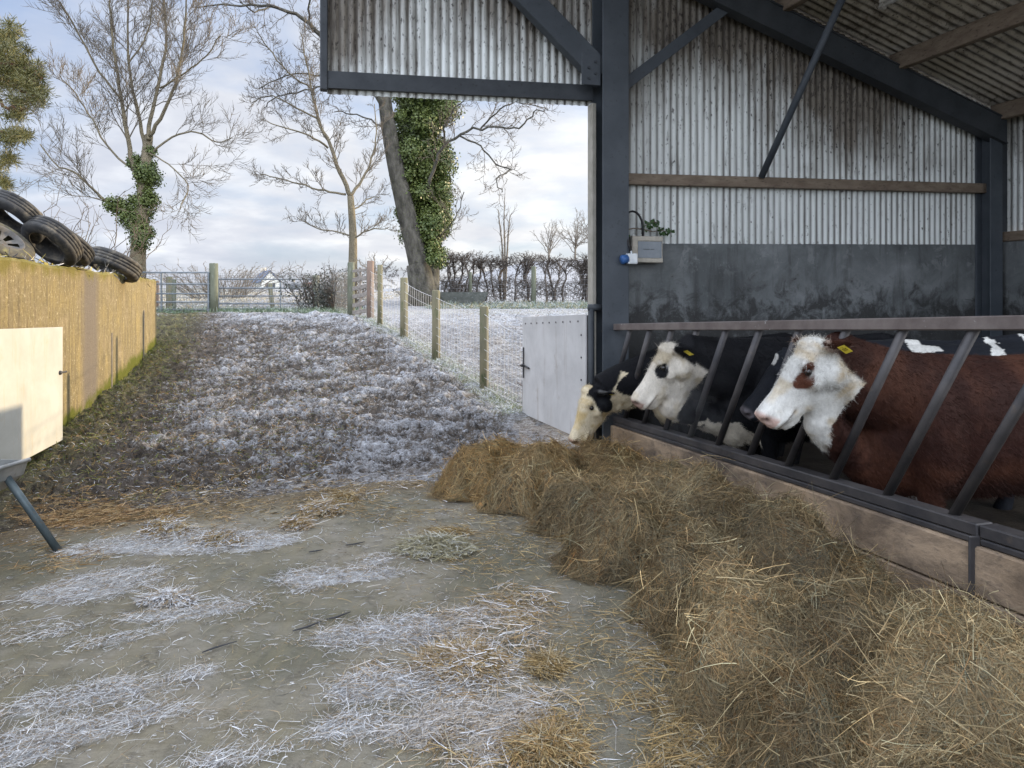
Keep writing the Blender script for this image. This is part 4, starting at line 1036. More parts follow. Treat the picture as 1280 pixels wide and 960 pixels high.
bt = T.finish('leaning_ash', base, 'thick leaning bare tree with its rear stem wrapped in dense green ivy', 'tree', bark('dark_mossy_bark', (.055, .052, .046), (.17, .16, .14), (.11, .125, .04), 5), M_TWIG)
cs = []; rs = []
for y, x0, x1 in ((118, 504, 556), (140, 504, 556), (160, 503, 552), (180, 504, 552), (200, 506, 550), (220, 508, 550), (240, 510, 553), (258, 510, 556), (275, 510, 556), (290, 518, 552), (305, 535, 548), (322, 536, 546), (95, 520, 555), (70, 522, 552), (40, 524, 552)):
    for k in range(12):
        cs.append(P(rng.uniform(x0 - 4, x1 + 3), y + rng.normal() * 5, Y + .9 + rng.normal() * .55)); rs.append(rng.uniform(.3, .75) * (.6 if y > 295 else 1))
for k in range(9): cs.append(P(rng.uniform(500, 516), rng.uniform(245, 290), Y + .9)); rs.append(.3)
leafcloud('ivy', bt, cs, rs, 800, .10, M_IVY, hollow=.4)

# pine at the left edge (Y = 30): trunk outside, limbs reaching in
Y = 26; T = Tree(31)
base = P(-95, 400, Y); base.z = gz(base.x, base.y) - .3
p0, r0_ = T.limb([base, P(-92, 300, Y), P(-85, 200, Y), P(-80, 100, Y), P(-78, 20, Y), P(-76, -30, Y)], .42, .12)
M_PINEB = bark('pine_bark', (.15, .085, .055), (.22, .13, .085), (.09, .06, .05))
cs = []; rs = []
for ptsx in ([(-78, 60), (-40, 50), (-10, 48), (15, 42), (28, 40)], [(-80, 90), (-40, 95), (0, 98), (25, 112), (40, 120), (50, 122)], [(-80, 115), (-30, 125), (5, 130), (20, 135), (35, 140)], [(-84, 170), (-40, 170), (0, 165), (15, 172), (26, 172)], [(-86, 205), (-40, 205), (-10, 205), (6, 205)], [(-76, 20), (-40, 20), (0, 30)], [(-80, 80), (-30, 78), (10, 80), (40, 88), (50, 100)], [(-86, 225), (-50, 228), (-10, 232)]):
    dY = rng.normal() * 1.2
    pt = [P(x, y, Y + dY * i / (len(ptsx) - 1)) for i, (x, y) in enumerate(ptsx)]
    p_, r_ = T.limb(pt, .10, .02, wob=.06, n=6); T.spray(p_, r_, 2.2, 1.0, 1, spread=.8, up=.15, start=.3, minr=.008)
def clump(x, y, n, sx_, sy_):
    for k in range(n): cs.append(P(x + rng.normal() * sx_, y + rng.normal() * sy_, Y + rng.normal() * .9)); rs.append(rng.uniform(.16, .34))
for x, y, n, a, b2 in ((8, 45, 16, 9, 9), (14, 70, 22, 12, 9), (25, 85, 18, 10, 6), (38, 100, 20, 10, 8), (45, 118, 20, 7, 6), (20, 105, 16, 12, 8), (5, 90, 14, 10, 10), (25, 130, 14, 9, 5), (20, 145, 8, 9, 4), (26, 171, 12, 6, 3), (8, 175, 10, 8, 5), (5, 205, 10, 6, 5), (3, 232, 8, 4, 4), (-20, 60, 16, 14, 16), (-25, 110, 18, 16, 16), (-30, 180, 14, 16, 10), (-30, 220, 10, 14, 8)): clump(x, y, n, a, b2)
pt_ = T.finish('pine_tree', base, 'pine with olive green needle clumps reaching in past the picture edge', 'tree', M_PINEB, M_TWIGD, crown='crown')
Pn = []; Dn = []
for c, r_ in zip(cs, rs):
    n = 85; d = norm(rng.normal(size=(n, 3)) + np.array([0, 0, .4])); Pn.append(np.array(list(c)) + d * r_ * rng.random((n, 1))); Dn.append(norm(d + rng.normal(size=(n, 3)) * .5))
Pn = np.concatenate(Pn); Dn = np.concatenate(Dn)
V, Q, k = strands(Pn, Dn, rng.uniform(.12, .24, len(Pn)), .024, np.zeros_like(Pn), seg=1)
npmesh('needles', V, Q, leafmat('pine_needles', (.07, .075, .02), (.12, .115, .035), (.16, .15, .05)), pt_)

# ------------------------------------------------------------------ shrubs, hedge
def shrub(name, px, py, Y, w, h, n, label, mat, seed, up=.5, lvl=1, bigr=.02, cat='shrub', group=None, minr=.006, dens=3.0, sp=.75, finish=True):
    T = Tree(seed); c = P(px, py, Y); c.z = gz(c.x, c.y) - .1
    for k in range(n):
        a = T.r.random() * 6.283; rr = T.r.random() ** .6
        b0 = c + Vector((math.cos(a) * rr * w * .35, math.sin(a) * rr * w * .35, 0)); tilt = T.r.uniform(.05, .75)
        d = Vector((math.cos(a) * tilt * w / h, math.sin(a) * tilt * w / h, 1)); ln = h * T.r.uniform(.6, 1.0)
        pts = [b0, b0 + d * ln * .35, b0 + d * ln * .7 + Vector((T.r.gauss(0, .1), T.r.gauss(0, .1), 0)) * h * .3, b0 + d * ln + Vector((T.r.gauss(0, .1), T.r.gauss(0, .1), -.1)) * h * .4]
        p_, r_ = T.limb(pts, bigr, bigr * .35, wob=.02 * h, big=False)
        T.spray(p_, r_, dens / h * 2, h * .38, lvl, spread=sp, up=up * .3, start=.2, minr=minr)
    return T.finish(name, c, label, cat, mat, mat, group, crown='twigs'), c
def shrub_c(*a, **k): return shrub(*a, **k)[1]
shrub('scrub_bush', 92, 345, 19, 3.6, 3.3, 26, 'loose bare scrub bush rising behind the tyres', M_TWIG, 41, minr=.007, lvl=1, dens=3)
shrub('scrub_bush', 278, 372, 38, 4.3, 2.0, 80, 'tangled heap of pale bare scrub beyond the mesh gate', M_TWIGW, 42, up=-.2, minr=.011, bigr=.028, sp=1.0, dens=2.4)
bb, c = shrub('bramble_bush', 414, 384, 21.5, 2.0, 1.55, 60, 'dense dark bramble bush with small leaves beside the mossy post', M_TWIGD, 43, minr=.006)
leafcloud('leaves', bb, [c + Vector((rng.normal() * .6, rng.normal() * .5, .55 + rng.normal() * .32)) for k in range(60)], [.3] * 60, 200, .06, leafmat('bramble_leaves', (.03, .035, .025), (.05, .055, .04), (.22, .24, .25)))
for px, py, Y_, w, h, n, lab, sd in ((470, 350, 75, 6, 4.2, 40, 'rounded pale bare tree behind the reddish post', 51), (686, 330, 95, 5, 5.8, 40, 'small bare tree above the hedge, right of the sapling', 52), (719, 330, 100, 6, 8.0, 50, 'rounded bare tree above the hedge beside the barn column', 53), (746, 330, 100, 7, 8.5, 50, 'bare tree half hidden by the barn column above the hedge', 54)):
    T = Tree(sd); c = P(px, py, Y_); c.z = gz(c.x, c.y) - .1
    p_, r_ = T.limb([c, c + ZR * h * .3], .16, .12)
    for k in range(n // 3):
        a = T.r.random() * 6.283; e = T.r.uniform(.3, 1.45); d = Vector((math.cos(a) * math.cos(e) * w / h * 1.1, math.sin(a) * math.cos(e) * w / h, math.sin(e)))
        p_, r_ = T.limb([c + ZR * h * T.r.uniform(.15, .35), c + ZR * h * .33 + d * h * .33, c + ZR * h * .33 + d * h * .6], .07, .02, wob=.1, big=False); T.spray(p_, r_, 1.8, h * .24, 1, spread=.7, up=.12, minr=.02)
    T.finish('distant_tree', c, lab, 'tree', M_TWIGW, M_TWIGW, 'far bare trees')
T = Tree(61); c = P(631, 365, 36); c.z = gz(c.x, c.y)
for dx in (0, -6, 7):
    p_, r_ = T.limb([c, P(631 + dx * .5, 310, 36), P(630 + dx, 275, 36), P(631 + dx * 1.3, 245 + abs(dx) * 3, 36)], .07, .015, big=dx == 0); T.spray(p_, r_, 2.4, 1.1, 1, spread=.55, up=.35, start=.2, minr=.01)
T.finish('bare_sapling', c, 'thin upright sapling poking up above the hawthorn hedge', 'sapling', M_TWIGW, M_TWIGW)
# clipped hawthorn hedge: stems, tangle and flat clipped top
Y = 34; T = Tree(71)
x = -3.0
while x < 26:
    Yh = Y - .10 * (x + 3) * .5; z0 = gz(x, Yh)
    top = 2.25 + .12 * math.sin(x * 1.7); dense = 1.0 if x > 3.2 else .62
    for k in range(2 if T.r.random() < dense else 1):
        b0 = Vector((x + T.r.gauss(0, .1), Yh + T.r.gauss(0, .2), z0 - .1))
        pts = [b0, b0 + Vector((T.r.gauss(0, .07), 0, .7)), b0 + Vector((T.r.gauss(0, .15), T.r.gauss(0, .15), 1.35)), b0 + Vector((T.r.gauss(0, .25), T.r.gauss(0, .2), top - .25))]
        p_, r_ = T.limb(pts, .06, .03, wob=.012, n=6)
        # crown mop near the clipped top
        for m_ in range(12 if x < 3.2 else 18):
            t = T.r.uniform(.62, 1.0); q = p_[int(t * (len(p_) - 1))]; hz = T.r.uniform(-.9, .9)
            e = q + Vector((hz, T.r.gauss(0, .25), (z0 + top - q.z) * T.r.uniform(.3, 1.0))); e.z = min(e.z, z0 + top)
            pp, rr = T.limb([q, q.lerp(e, .5) + Vector((0, 0, .1)), e], .02, .008, wob=.03, big=False); T.spray(pp, rr, 8, .34, 1, spread=1.0, up=.0, minr=.009)
        # low tangle
        for m_ in range(24 if x < 3.2 else 52):
            q = b0 + Vector((T.r.uniform(-.4, .4), T.r.gauss(0, .2), T.r.uniform(.1, 1.0 if x < 3.2 else 1.7))); e = q + Vector((T.r.uniform(-.6, .6), T.r.gauss(0, .2), T.r.uniform(-.1, .5)))
            pp, rr = T.limb([q, q.lerp(e, .5) + Vector((0, 0, .08)), e], .014, .007, wob=.03, big=False); T.spray(pp, rr, 6, .38, 1, spread=1.0, up=.0, minr=.009)
    x += T.r.uniform(.32, .6)
c = Vector((8, 33.5, gz(8, 33.5)))
hg = T.finish('hawthorn_hedge', c, 'clipped leafless hawthorn hedge with gaps across the frosted field', 'hedge', M_TWIGD, M_TWIGD, trunk='stems', crown='twigs')
# low dark hedge piece left of the big trunk
T = Tree(72); c = P(508, 372, 32); c.z = gz(c.x, c.y)
for k in range(60):
    q = c + Vector((T.r.uniform(-1.3, 1.2), T.r.gauss(0, .3), T.r.uniform(.1, 1.5))); e = q + Vector((T.r.uniform(-.5, .5), T.r.gauss(0, .2), T.r.uniform(0, .4)))
    pp, rr = T.limb([q, q.lerp(e, .5), e], .014, .007, wob=.03, big=False); T.spray(pp, rr, 8, .3, 1, spread=1.0, up=0, minr=.007)
T.finish('clipped_bush', c, 'low dark clipped bush just left of the leaning trunk', 'bush', M_TWIGD, M_TWIGD, crown='twigs')

# ------------------------------------------------------------------ distant things
# trough under the hedge
ft = thing('water_trough', P(585, 376, 28.5), 'old green grey water trough with sloping end below the leaning tree', 'trough')
mb = MB(); a, b2 = P(548, 371, 28.3), P(610, 371, 28.3); z0 = gz(a.x, a.y)
def ringt(dx, dz): 
    x0, x1 = a.x + dx, b2.x - dx * .9
    return [Vector((x0, 28.0 + dx, z0 + dz)), Vector((x1, 28.0 + dx, z0 + dz)), Vector((x1, 28.9 - dx, z0 + dz)), Vector((x0, 28.9 - dx, z0 + dz))]
mb.loft([ringt(.25, -.05), ringt(.0, .52), ringt(.05, .52), ringt(.28, .1)]); mb.build('tub', mottled('mossy_tub', (.10, .11, .10), (.17, .18, .165), 5, .8, c3=(.3, .33, .33), s3=12), ft)
# white gabled cottage far across the field
ck = P(338, 362, 88); ck.z = gz(ck.x, ck.y)
M_EYEG = mottled('dark_glass', (.04, .05, .06), (.06, .07, .08), 2, .2, bmp=0)
hs = thing('cottage', ck, 'far white gabled cottage with a blue slate roof', 'cottage')
w = 2.2; h = .9; pk = 2.15; Ln = 5.2
mb = MB(); A_ = [ck + Vector((-w / 2, 0, -.3)), ck + Vector((w / 2, 0, -.3)), ck + Vector((w / 2, 0, h)), ck + Vector((0, 0, pk)), ck + Vector((-w / 2, 0, h))]
back = Vector((-2.6, 4.6, 0)); mb.loft([A_, [p + back for p in A_]]); mb.build('wall', mottled('whitewash', (.72, .70, .62), (.8, .78, .7), 1, .8, bmp=0), hs)
mb = MB()
for s in (-1, 1):
    e0 = ck + Vector((s * (w / 2 + .2), -.15, h - .18)); e1 = ck + Vector((0, -.15, pk + .02)); u_ = Vector((0, 0, .12)); bk = back * 1.03
    mb.add([e0, e1, e1 + u_, e0 + u_, e0 + bk, e1 + bk, e1 + u_ + bk, e0 + u_ + bk], [(0, 1, 2, 3), (4, 7, 6, 5), (0, 3, 7, 4), (1, 5, 6, 2), (3, 2, 6, 7), (0, 4, 5, 1)])
mb.build('roof', mottled('blue_slate', (.10, .14, .22), (.15, .19, .28), 2, .6, bmp=0), hs)
mb = MB(); q = ck + back * .85 + Vector((0, 0, pk - .2)); mb.box(q.x - .3, q.x + .3, q.y - .2, q.y + .2, q.z, q.z + .75); mb.build('chimney', mottled('pale_render', (.5, .45, .38), (.6, .55, .46), 2, .8, bmp=0), hs)
for dx in (-.42, .42):
    mb = MB(); mb.box(ck.x + dx - .18, ck.x + dx + .18, ck.y - .02, ck.y + .01, ck.z + .15, ck.z + .7)
    mb.build('window', M_EYEG, hs)
# sheep grazing far off
def sheep(px, Y, s, mat, head, label, flip=1):
    c = P(px, 362, Y); c.z = gz(c.x, c.y); o = thing('sheep', c, label, 'sheep', 'sheep far across the field')
    mb = MB()
    for dx, r_ in ((-.35, .30), (-.1, .36), (.15, .36), (.38, .30)): mb.ball(c + Vector((dx * s * flip, 0, .62 * s)), (r_ * s, r_ * s * .9, r_ * s), n=8, m=6)
    mb.ball(c + Vector((.62 * s * flip, 0, .55 * s)), (.17 * s, .12 * s, .13 * s), n=8, m=5)
    for dx in (-.35, .35):
        for dy in (-.15, .15): mb.tube([c + Vector((dx * s, dy * s, .5 * s)), c + Vector((dx * s, dy * s, -.02))], .06 * s, 5)
    ob = mb.build('fleece', mat, o, smooth=True)
    rm = ob.modifiers.new('r', 'REMESH'); rm.mode = 'VOXEL'; rm.voxel_size = .06 * s
wool = lambda n, c: mottled(n, c, tuple(x * 1.3 for x in c), 5, .95, bmp=.2)
sheep(369.5, 64, .92, wool('grey_wool', (.11, .115, .12)), 0, 'dark grey sheep seen through the mesh gate')
sheep(377.5, 66, .75, wool('white_wool', (.5, .5, .47)), 0, 'white sheep between the dark grey and brown sheep', -1)
sheep(386.5, 63, .95, wool('brown_wool', (.13, .075, .06)), 0, 'brown sheep close to the gate latch post', -1)

# ------------------------------------------------------------------ ground cover
def tufts(name, X, Y_, n_each, L, Wd, cols, label, cat, spread=.05, lean=.5, seg=2):
    N = len(X) * n_each
    x = np.repeat(X, n_each) + rng.normal(size=N) * spread; y = np.repeat(Y_, n_each) + rng.normal(size=N) * spread
    z = ground_z(x, y) - .01
    D = norm(np.stack([rng.normal(size=N) * lean, rng.normal(size=N) * lean, np.abs(rng.normal(size=N)) * .5 + .35], 1))
    K = np.stack([rng.normal(size=N) * .3, rng.normal(size=N) * .3, -rng.random(N) * .5], 1)
    V, Q, k = strands(np.stack([x, y, z], 1), D, L * rng.uniform(.5, 1.3, N), Wd, K, seg=seg)
    ci = np.array(cols)[rng.integers(0, len(cols), N)] * rng.uniform(.75, 1.2, (N, 1))
    o = npmesh(name, V, Q, vcol(name + '_mat', .8), None, col=np.repeat(ci, k, 0)); return tag(o, label, cat, kind='stuff')
WHITE = [(.52, .55, .61), (.44, .47, .53), (.38, .40, .44), (.30, .28, .26), (.22, .18, .14)]
# frosted trampled stalks over the mud, denser nearer, away from the wall
n = 60000; u_ = rng.random(n); Yv = 5.4 * (18.5 / 5.4) ** u_; Xv = rng.uniform(-1, 1, n) * (1.2 + Yv * .30) - 1.0 - (Yv - 6) * .2
k_ = (lane(Xv, Yv) > .4) & (Xv > -4.2 - .32 * (Yv - 6.2)); Xv, Yv = Xv[k_], Yv[k_]
hi = clod(Xv, Yv); ff = np.clip(.15 + .25 * sstep(-4.6, -1.4, Xv + .12 * (Yv - 6)) + .25 + .5 * sstep(14, 18, Yv), 0, 1)
sel = rng.random(len(Xv)) < (.15 + .6 * sstep(.5, .75, hi)) * ff
tufts('frosted_stalks', Xv[sel], Yv[sel], 2, .045, .0048, WHITE, 'frost whitened trampled stalks over the mud lane', 'stalks', spread=.06, lean=1.2)
sel = (rng.random(len(Xv)) < .45) & (ff < .65)
tufts('trampled_straw', Xv[sel], Yv[sel], 2, .07, .006, [(.30, .19, .08), (.22, .15, .07), (.14, .15, .04), (.10, .085, .05)], 'brown straw and dead grass trodden into the mud by the wall', 'straw', spread=.05, lean=1.4)
# green grass along the wall foot, fence foot, gate foot
t_ = rng.uniform(-.5, 8.4, 900); a_ = rng.random(900) ** 2 * .9
X = W0.x + WD.x * t_ + WN.x * a_ * (1.5 - t_ * .08); Yv = W0.y + WD.y * t_ + WN.y * a_
tufts('wall_grass', X, Yv, 7, .075, .007, [(.10, .13, .03), (.16, .17, .05), (.22, .19, .08), (.07, .10, .02)], 'short green and straw coloured grass at the foot of the clamp wall', 'grass', lean=.8)
Yv = rng.uniform(8.6, 18, 800); X = fence_x(Yv) + rng.normal(size=800) * .14
tufts('fence_grass', X, Yv, 8, .10, .007, [(.30, .33, .24), (.42, .45, .42), (.18, .21, .10), (.55, .58, .62)], 'rimy grass along the foot of the netting fence', 'grass', lean=.7)
X = rng.uniform(-10.5, -4.2, 1500); Yv = 20.2 + rng.normal(size=1500) * .55 + (X + 7) * .25
tufts('gate_grass', X, Yv, 7, .22, .014, [(.10, .15, .09), (.16, .21, .14), (.28, .33, .30), (.08, .11, .06)], 'tussocky frosted grass in front of the mesh gate', 'grass', lean=.8)
X = rng.uniform(-3, 5, 1200); Yv = rng.uniform(25, 29.5, 1200)
tufts('hedge_grass', X, Yv, 6, .26, .02, [(.13, .17, .12), (.25, .3, .27), (.40, .42, .42), (.3, .26, .14)], 'rough frosted grass below the hawthorn hedge', 'grass', lean=.8)
X = rng.uniform(-1.6, 4, 5000); Yv = rng.uniform(9, 24, 5000); s_ = X > fence_x(Yv) + .1; X, Yv = X[s_], Yv[s_]
tufts('field_grass', X, Yv, 4, .07, .010, WHITE + [(.35, .36, .30)], 'short white frosted grass in the field beyond the netting', 'grass', lean=1.1)
X = rng.uniform(-22, -6, 6000); Yv = rng.uniform(24.5, 60, 6000)
tufts('stubble_grass', X, Yv, 3, .16, .03, [(.45, .42, .33), (.35, .30, .20), (.55, .55, .55)], 'frosted tawny grass in the far field past the gates', 'grass', lean=.9)
# ------------------------------------------------------------------ cattle
def ellring(c, ax, ay, rx, ry, n=20, ex=2.2, bot=None):
    out = []
    for k in range(n):
        a = 2 * math.pi * k / n; ca, sa = math.cos(a), math.sin(a)
        x = math.copysign(abs(ca) ** (2 / ex), ca) * rx; y = math.copysign(abs(sa) ** (2 / ex), sa) * ry
        out.append(c + ax * x + ay * y)
    return out
HEADP = [  # s along brow line, dorsal d, ventral d, half width top, half width bottom
    (-.070, .08, .16, .04, .04), (-.055, .035, .20, .080, .07), (-.02, .004, .255, .098, .078), (.03, -.004, .29, .106, .084), (.09, .0, .302, .116, .080),
    (.15, .0, .298, .120, .074), (.21, .006, .298, .108, .068), (.28, .014, .272, .090, .060), (.35, .018, .242, .076, .057), (.41, .014, .222, .072, .058),
    (.455, .012, .205, .076, .062), (.49, .018, .188, .077, .060), (.515, .034, .165, .066, .050), (.528, .062, .135, .044, .034)]
BODYP = [(-.84, 1.02, .09, .07), (-.80, .98, .22, .16), (-.66, .925, .315, .245), (-.45, .885, .35, .285), (-.2, .85, .375, .32), (.05, .835, .385, .325), (.25, .83, .39, .29), (.42, .82, .40, .25), (.55, .80, .36, .21), (.66, .77, .27, .16), (.72, .75, .14, .09)]
def build_cow(label, origin, heading, S, poll, muzzle, roll, palette, voxel, head_scale=1.0, belly=1.0, seed=0, ear_l=(0, 0), ear_r=(0, 0), tagged=True, fur=0, neck_r=1.0, eye=True, throat=None):
    rr = np.random.default_rng(seed)
    org = Vector(origin); hx = Vector((math.cos(heading), math.sin(heading), 0)); hy = Vector((-hx.y, hx.x, 0)); hz = Vector((0, 0, 1))
    def B(x, y, z): return org + (hx * x + hy * y + hz * z) * S
    poll = Vector(poll); muzzle = Vector(muzzle)
    ha = (muzzle - poll).normalized()                      # along the brow line
    hd = (Vector((0, 0, -1)) + ha * ha.z).normalized()        # towards the jaw
    hw = hd.cross(ha).normalized()                          # across; +hw side
    q = Quaternion(ha, roll); hd = q @ hd; hw = q @ hw
    hs = head_scale
    def H(s, w, d): return poll + (ha * s + hw * w + hd * d) * hs
    mb = MB()
    mb.loft([ellring(B(x, 0, z), hy, hz, w * S, h * S, 24, 2.25) for x, z, h, w in BODYP])
    # neck from the shoulders to the back of the skull
    n0, n1 = B(.30, 0, .96), H(-.02, 0, .155)
    mid = B(.62, 0, .93).lerp(n1, .45)
    ring = []
    for t in np.linspace(0, 1, 9):
        c = n0 * (1 - t) ** 2 + mid * 2 * t * (1 - t) + n1 * t * t
        d = ((mid - n0) * (1 - t) + (n1 - mid) * t).normalized()
        side = d.cross(Vector((0, 0, 1))).normalized(); upv = side.cross(d).normalized()
        ry = (.29 * (1 - t) + .165 * t) * S * neck_r; rx = (.225 * (1 - t) + .105 * t) * S * neck_r
        ring.append(ellring(c, side, upv, rx, ry, 18, 2.1))
    mb.loft(ring)
    # dewlap and brisket
    dl = [H(.10, 0, .26), Vector(throat) if throat else B(.62, 0, .72), B(.60, 0, .58)]
    if throat:
        tv = Vector(throat); cr = H(.03, 0, .21)
        for t in np.linspace(0, 1, 9):
            p = cr.lerp(tv, t); mb.ball(p, (.125 - .03 * t, .105 - .025 * t, .125 - .03 * t), n=14, m=10)
            p = H(.20, 0, .25).lerp(tv, t); mb.ball(p, .075, n=12, m=8)
    for t in np.linspace(0, 1, 12):
        p = dl[0].lerp(dl[1], t * 2) if t < .5 else dl[1].lerp(dl[2], t * 2 - 1)
        mb.ball(p, (.075 + .05 * t) * S, n=10, m=7)
    mb.ball(B(.58, 0, .56), (.13 * S, .13 * S, .16 * S), n=12, m=9)
    for s in (-1, 1):
        mb.ball(B(.33, s * .2, .80), (.17 * S, .13 * S, .30 * S), Matrix((hx, hy, hz)).transposed(), 14, 10)
        mb.ball(B(-.55, s * .2, .84), (.24 * S, .13 * S, .34 * S), Matrix((hx, hy, hz)).transposed(), 14, 10)
        mb.tube([B(.34, s * .19, .78), B(.36, s * .18, .58), B(.36, s * .17, .40), B(.35, s * .17, .22), B(.36, s * .17, .10), B(.40, s * .17, .0)], [.13 * S, .085 * S, .058 * S, .042 * S, .048 * S, .062 * S], 12)
        mb.tube([B(-.50, s * .20, .80), B(-.46, s * .20, .62), B(-.62, s * .19, .46), B(-.66, s * .18, .26), B(-.62, s * .18, .10), B(-.58, s * .18, .0)], [.19 * S, .14 * S, .07 * S, .045 * S, .05 * S, .062 * S], 12)
    mb.tube([B(-.80, 0, 1.16), B(-.90, .02, 1.08), B(-.93, .03, .8), B(-.92, .04, .45), B(-.93, .04, .30)], [.045 * S, .035 * S, .022 * S, .03 * S, .02 * S], 8)
    mb.tube([B(-.85, 0, 1.20), B(-.6, 0, 1.245), B(-.1, 0, 1.20), B(.3, 0, 1.205)], [.03 * S, .045 * S, .04 * S, .05 * S], 8)
    # head
    rings = []
    for s, d0, d1, wt, wb in HEADP:
        c = (d0 + d1) / 2; h = (d1 - d0) / 2; r_ = []
        for k in range(24):
            a = 2 * math.pi * k / 24; ca, sa = math.cos(a), math.sin(a)
            x = math.copysign(abs(ca) ** .85, ca); y = math.copysign(abs(sa) ** .85, sa)
            w = wt + (wb - wt) * (y * .5 + .5)
            r_.append(H(s, x * w, c + y * h))
        rings.append(r_)
    mb.loft(rings)
    for sgn in (-1, 1):
        mb.ball(H(.125, sgn * .098, .055), .036 * hs, n=10, m=7)       # brow
        mb.ball(H(.17, sgn * .085, .16), (.05 * hs), n=10, m=7)       # cheek bone
        mb.ball(H(.08, sgn * .07, .215), (.085 * hs), n=12, m=8)     # jaw muscle
        mb.ball(H(.492, sgn * .043, .052), .034 * hs, n=10, m=7)    # nostril wing
        mb.tube([H(.50, sgn * .03, .142), H(.44, sgn * .054, .160), H(.38, sgn * .058, .168)], [.024 * hs, .026 * hs, .02 * hs], 8)   # upper lip
    mb.tube([H(.482, 0, .186), H(.44, 0, .202), H(.38, 0, .222)], [.026 * hs, .034 * hs, .03 * hs], 10)                          # chin
    mb.ball(H(.0, 0, .05), (.085 * hs, .07 * hs, .055 * hs), n=12, m=8)                                                         # poll
    ears = []
    for sgn, (lift, back) in ((1, ear_l), (-1, ear_r)):
        e0 = H(-.005, sgn * .085, .085); dirv = (hw * sgn * 1.0 - hd * lift - ha * back).normalized()
        e1v = dirv.cross(ha).normalized(); 
        rg = []
        for t, w, th in ((0, .030, .026), (.12, .042, .026), (.35, .058, .018), (.6, .055, .014), (.85, .034, .012), (1, .008, .008)):
            c = e0 + dirv * t * .175 * hs + hd * (.025 * t * t) * hs
            rg.append(ellring(c, e1v, dirv.cross(e1v).normalized(), w * hs, th * hs, 12, 2))
        mb.loft(rg); ears.append((e0, dirv, e1v))
    me = bpy.data.meshes.new('t'); me.from_pydata([tuple(p) for p in mb.v], [], mb.f); bm = bmesh.new(); bm.from_mesh(me); bmesh.ops.recalc_face_normals(bm, faces=bm.faces); bm.to_mesh(me); bm.free()
    tmp = bpy.data.objects.new('t', me); COL.objects.link(tmp)
    rm = tmp.modifiers.new('r', 'REMESH'); rm.mode = 'VOXEL'; rm.voxel_size = voxel
    sm = tmp.modifiers.new('s', 'SMOOTH'); sm.factor = .5; sm.iterations = 5
    dg = bpy.context.evaluated_depsgraph_get(); ev = tmp.evaluated_get(dg); m2 = bpy.data.meshes.new_from_object(ev)
    bpy.data.objects.remove(tmp)
    nv = len(m2.vertices); V = np.zeros(nv * 3, np.float32); m2.vertices.foreach_get('co', V); V = V.reshape(-1, 3).astype(float)
    Nn = np.zeros(nv * 3, np.float32); m2.vertices.foreach_get('normal', Nn); Nn = Nn.reshape(-1, 3).astype(float)
    rel = (V - np.array(poll)) / hs
    s = rel @ np.array(ha); w = rel @ np.array(hw); d = rel @ np.array(hd)
    bl = (V - np.array(org)) / S; bx_ = bl @ np.array(hx); by_ = bl @ np.array(hy); bz_ = bl[:, 2]
    inhead = (s > -.11) & (s < .56) & (np.abs(w) < .30) & (d > -.09) & (d < .40)
    # nostrils, mouth line, eye sockets
    earm = np.zeros(nv)
    for e0, dv, _ in ears:
        q_ = V - np.array(e0); al = q_ @ np.array(dv) / hs; rd = np.linalg.norm(q_ - (al * hs)[:, None] * np.array(dv), axis=1) / hs
        earm = np.maximum(earm, sstep(.028, .045, al) * (al < .21) * sstep(.085, .07, rd))
    disp = np.zeros(nv)
    for sgn in (-1, 1):
        r2 = ((s - .507) / .024) ** 2 + ((w - sgn * .052) / .020) ** 2 + ((d - .072) / .024) ** 2
        disp -= .024 * np.exp(-r2) * inhead
        r2 = ((s - .15) / .03) ** 2 + ((w - sgn * .118) / .04) ** 2 + ((d - .085) / .024) ** 2
        disp -= .012 * np.exp(-r2) * inhead
    ml = .170 + .03 * (.50 - s)
    mouth = np.exp(-((d - ml) / .007) ** 2) * sstep(.33, .38, s) * inhead * (s < .535)
    disp -= .010 * mouth
    # skin folds and coat lumps
    disp += .006 * (fbm(bx_ * 7 + by_ * 3, bz_ * 7, 3) - .5) * (~inhead)
    disp += .010 * (fbm(s * 38 + w * 20, d * 38 + w * 16, 3) - .5) * (inhead & (s < .12) & (d < .12))
    V2 = V + Nn * disp[:, None]
    n_a = fbm(s * 14 + 3 * seed, d * 14 + w * 9, 3) - .5; n_b = fbm(bx_ * 6 + seed, bz_ * 6 + by_ * 4, 4) - .5
    col = palette(dict(s=s, w=w, d=d, bx=bx_, by=by_, bz=bz_, inhead=inhead, na=n_a, nb=n_b, mouth=mouth, nv=nv, ear=earm))
    for sgn in (-1, 1):
        r2 = ((s - .505) / .020) ** 2 + ((w - sgn * .054) / .016) ** 2 + ((d - .074) / .018) ** 2
        k = (np.exp(-r2) * inhead)[:, None] * .95; col = col * (1 - k) + np.array([.03, .015, .014]) * k
    k = (mouth * .75)[:, None]; col = col * (1 - k) + np.array([.06, .04, .035]) * k
    root = thing('cow', org, label, 'cow', 'cattle behind the feed barrier')
    m2.vertices.foreach_set('co', (V2 - np.array(org)).astype(np.float32).ravel())
    a = m2.color_attributes.new('Col', 'FLOAT_COLOR', 'POINT'); c4 = np.ones((nv, 4), np.float32); c4[:, :3] = col; a.data.foreach_set('color', c4.ravel())
    m2.polygons.foreach_set('use_smooth', np.ones(len(m2.polygons), bool)); m2.update()
    bo = link('body', m2, M_COAT, root)
    if eye:
        for sgn in (-1, 1):
            c = H(.150, sgn * .106, .085)
            e = MB(); e.ball(c, .0225 * hs, n=16, m=10); e.build('eye', M_EYE, root, smooth=True)
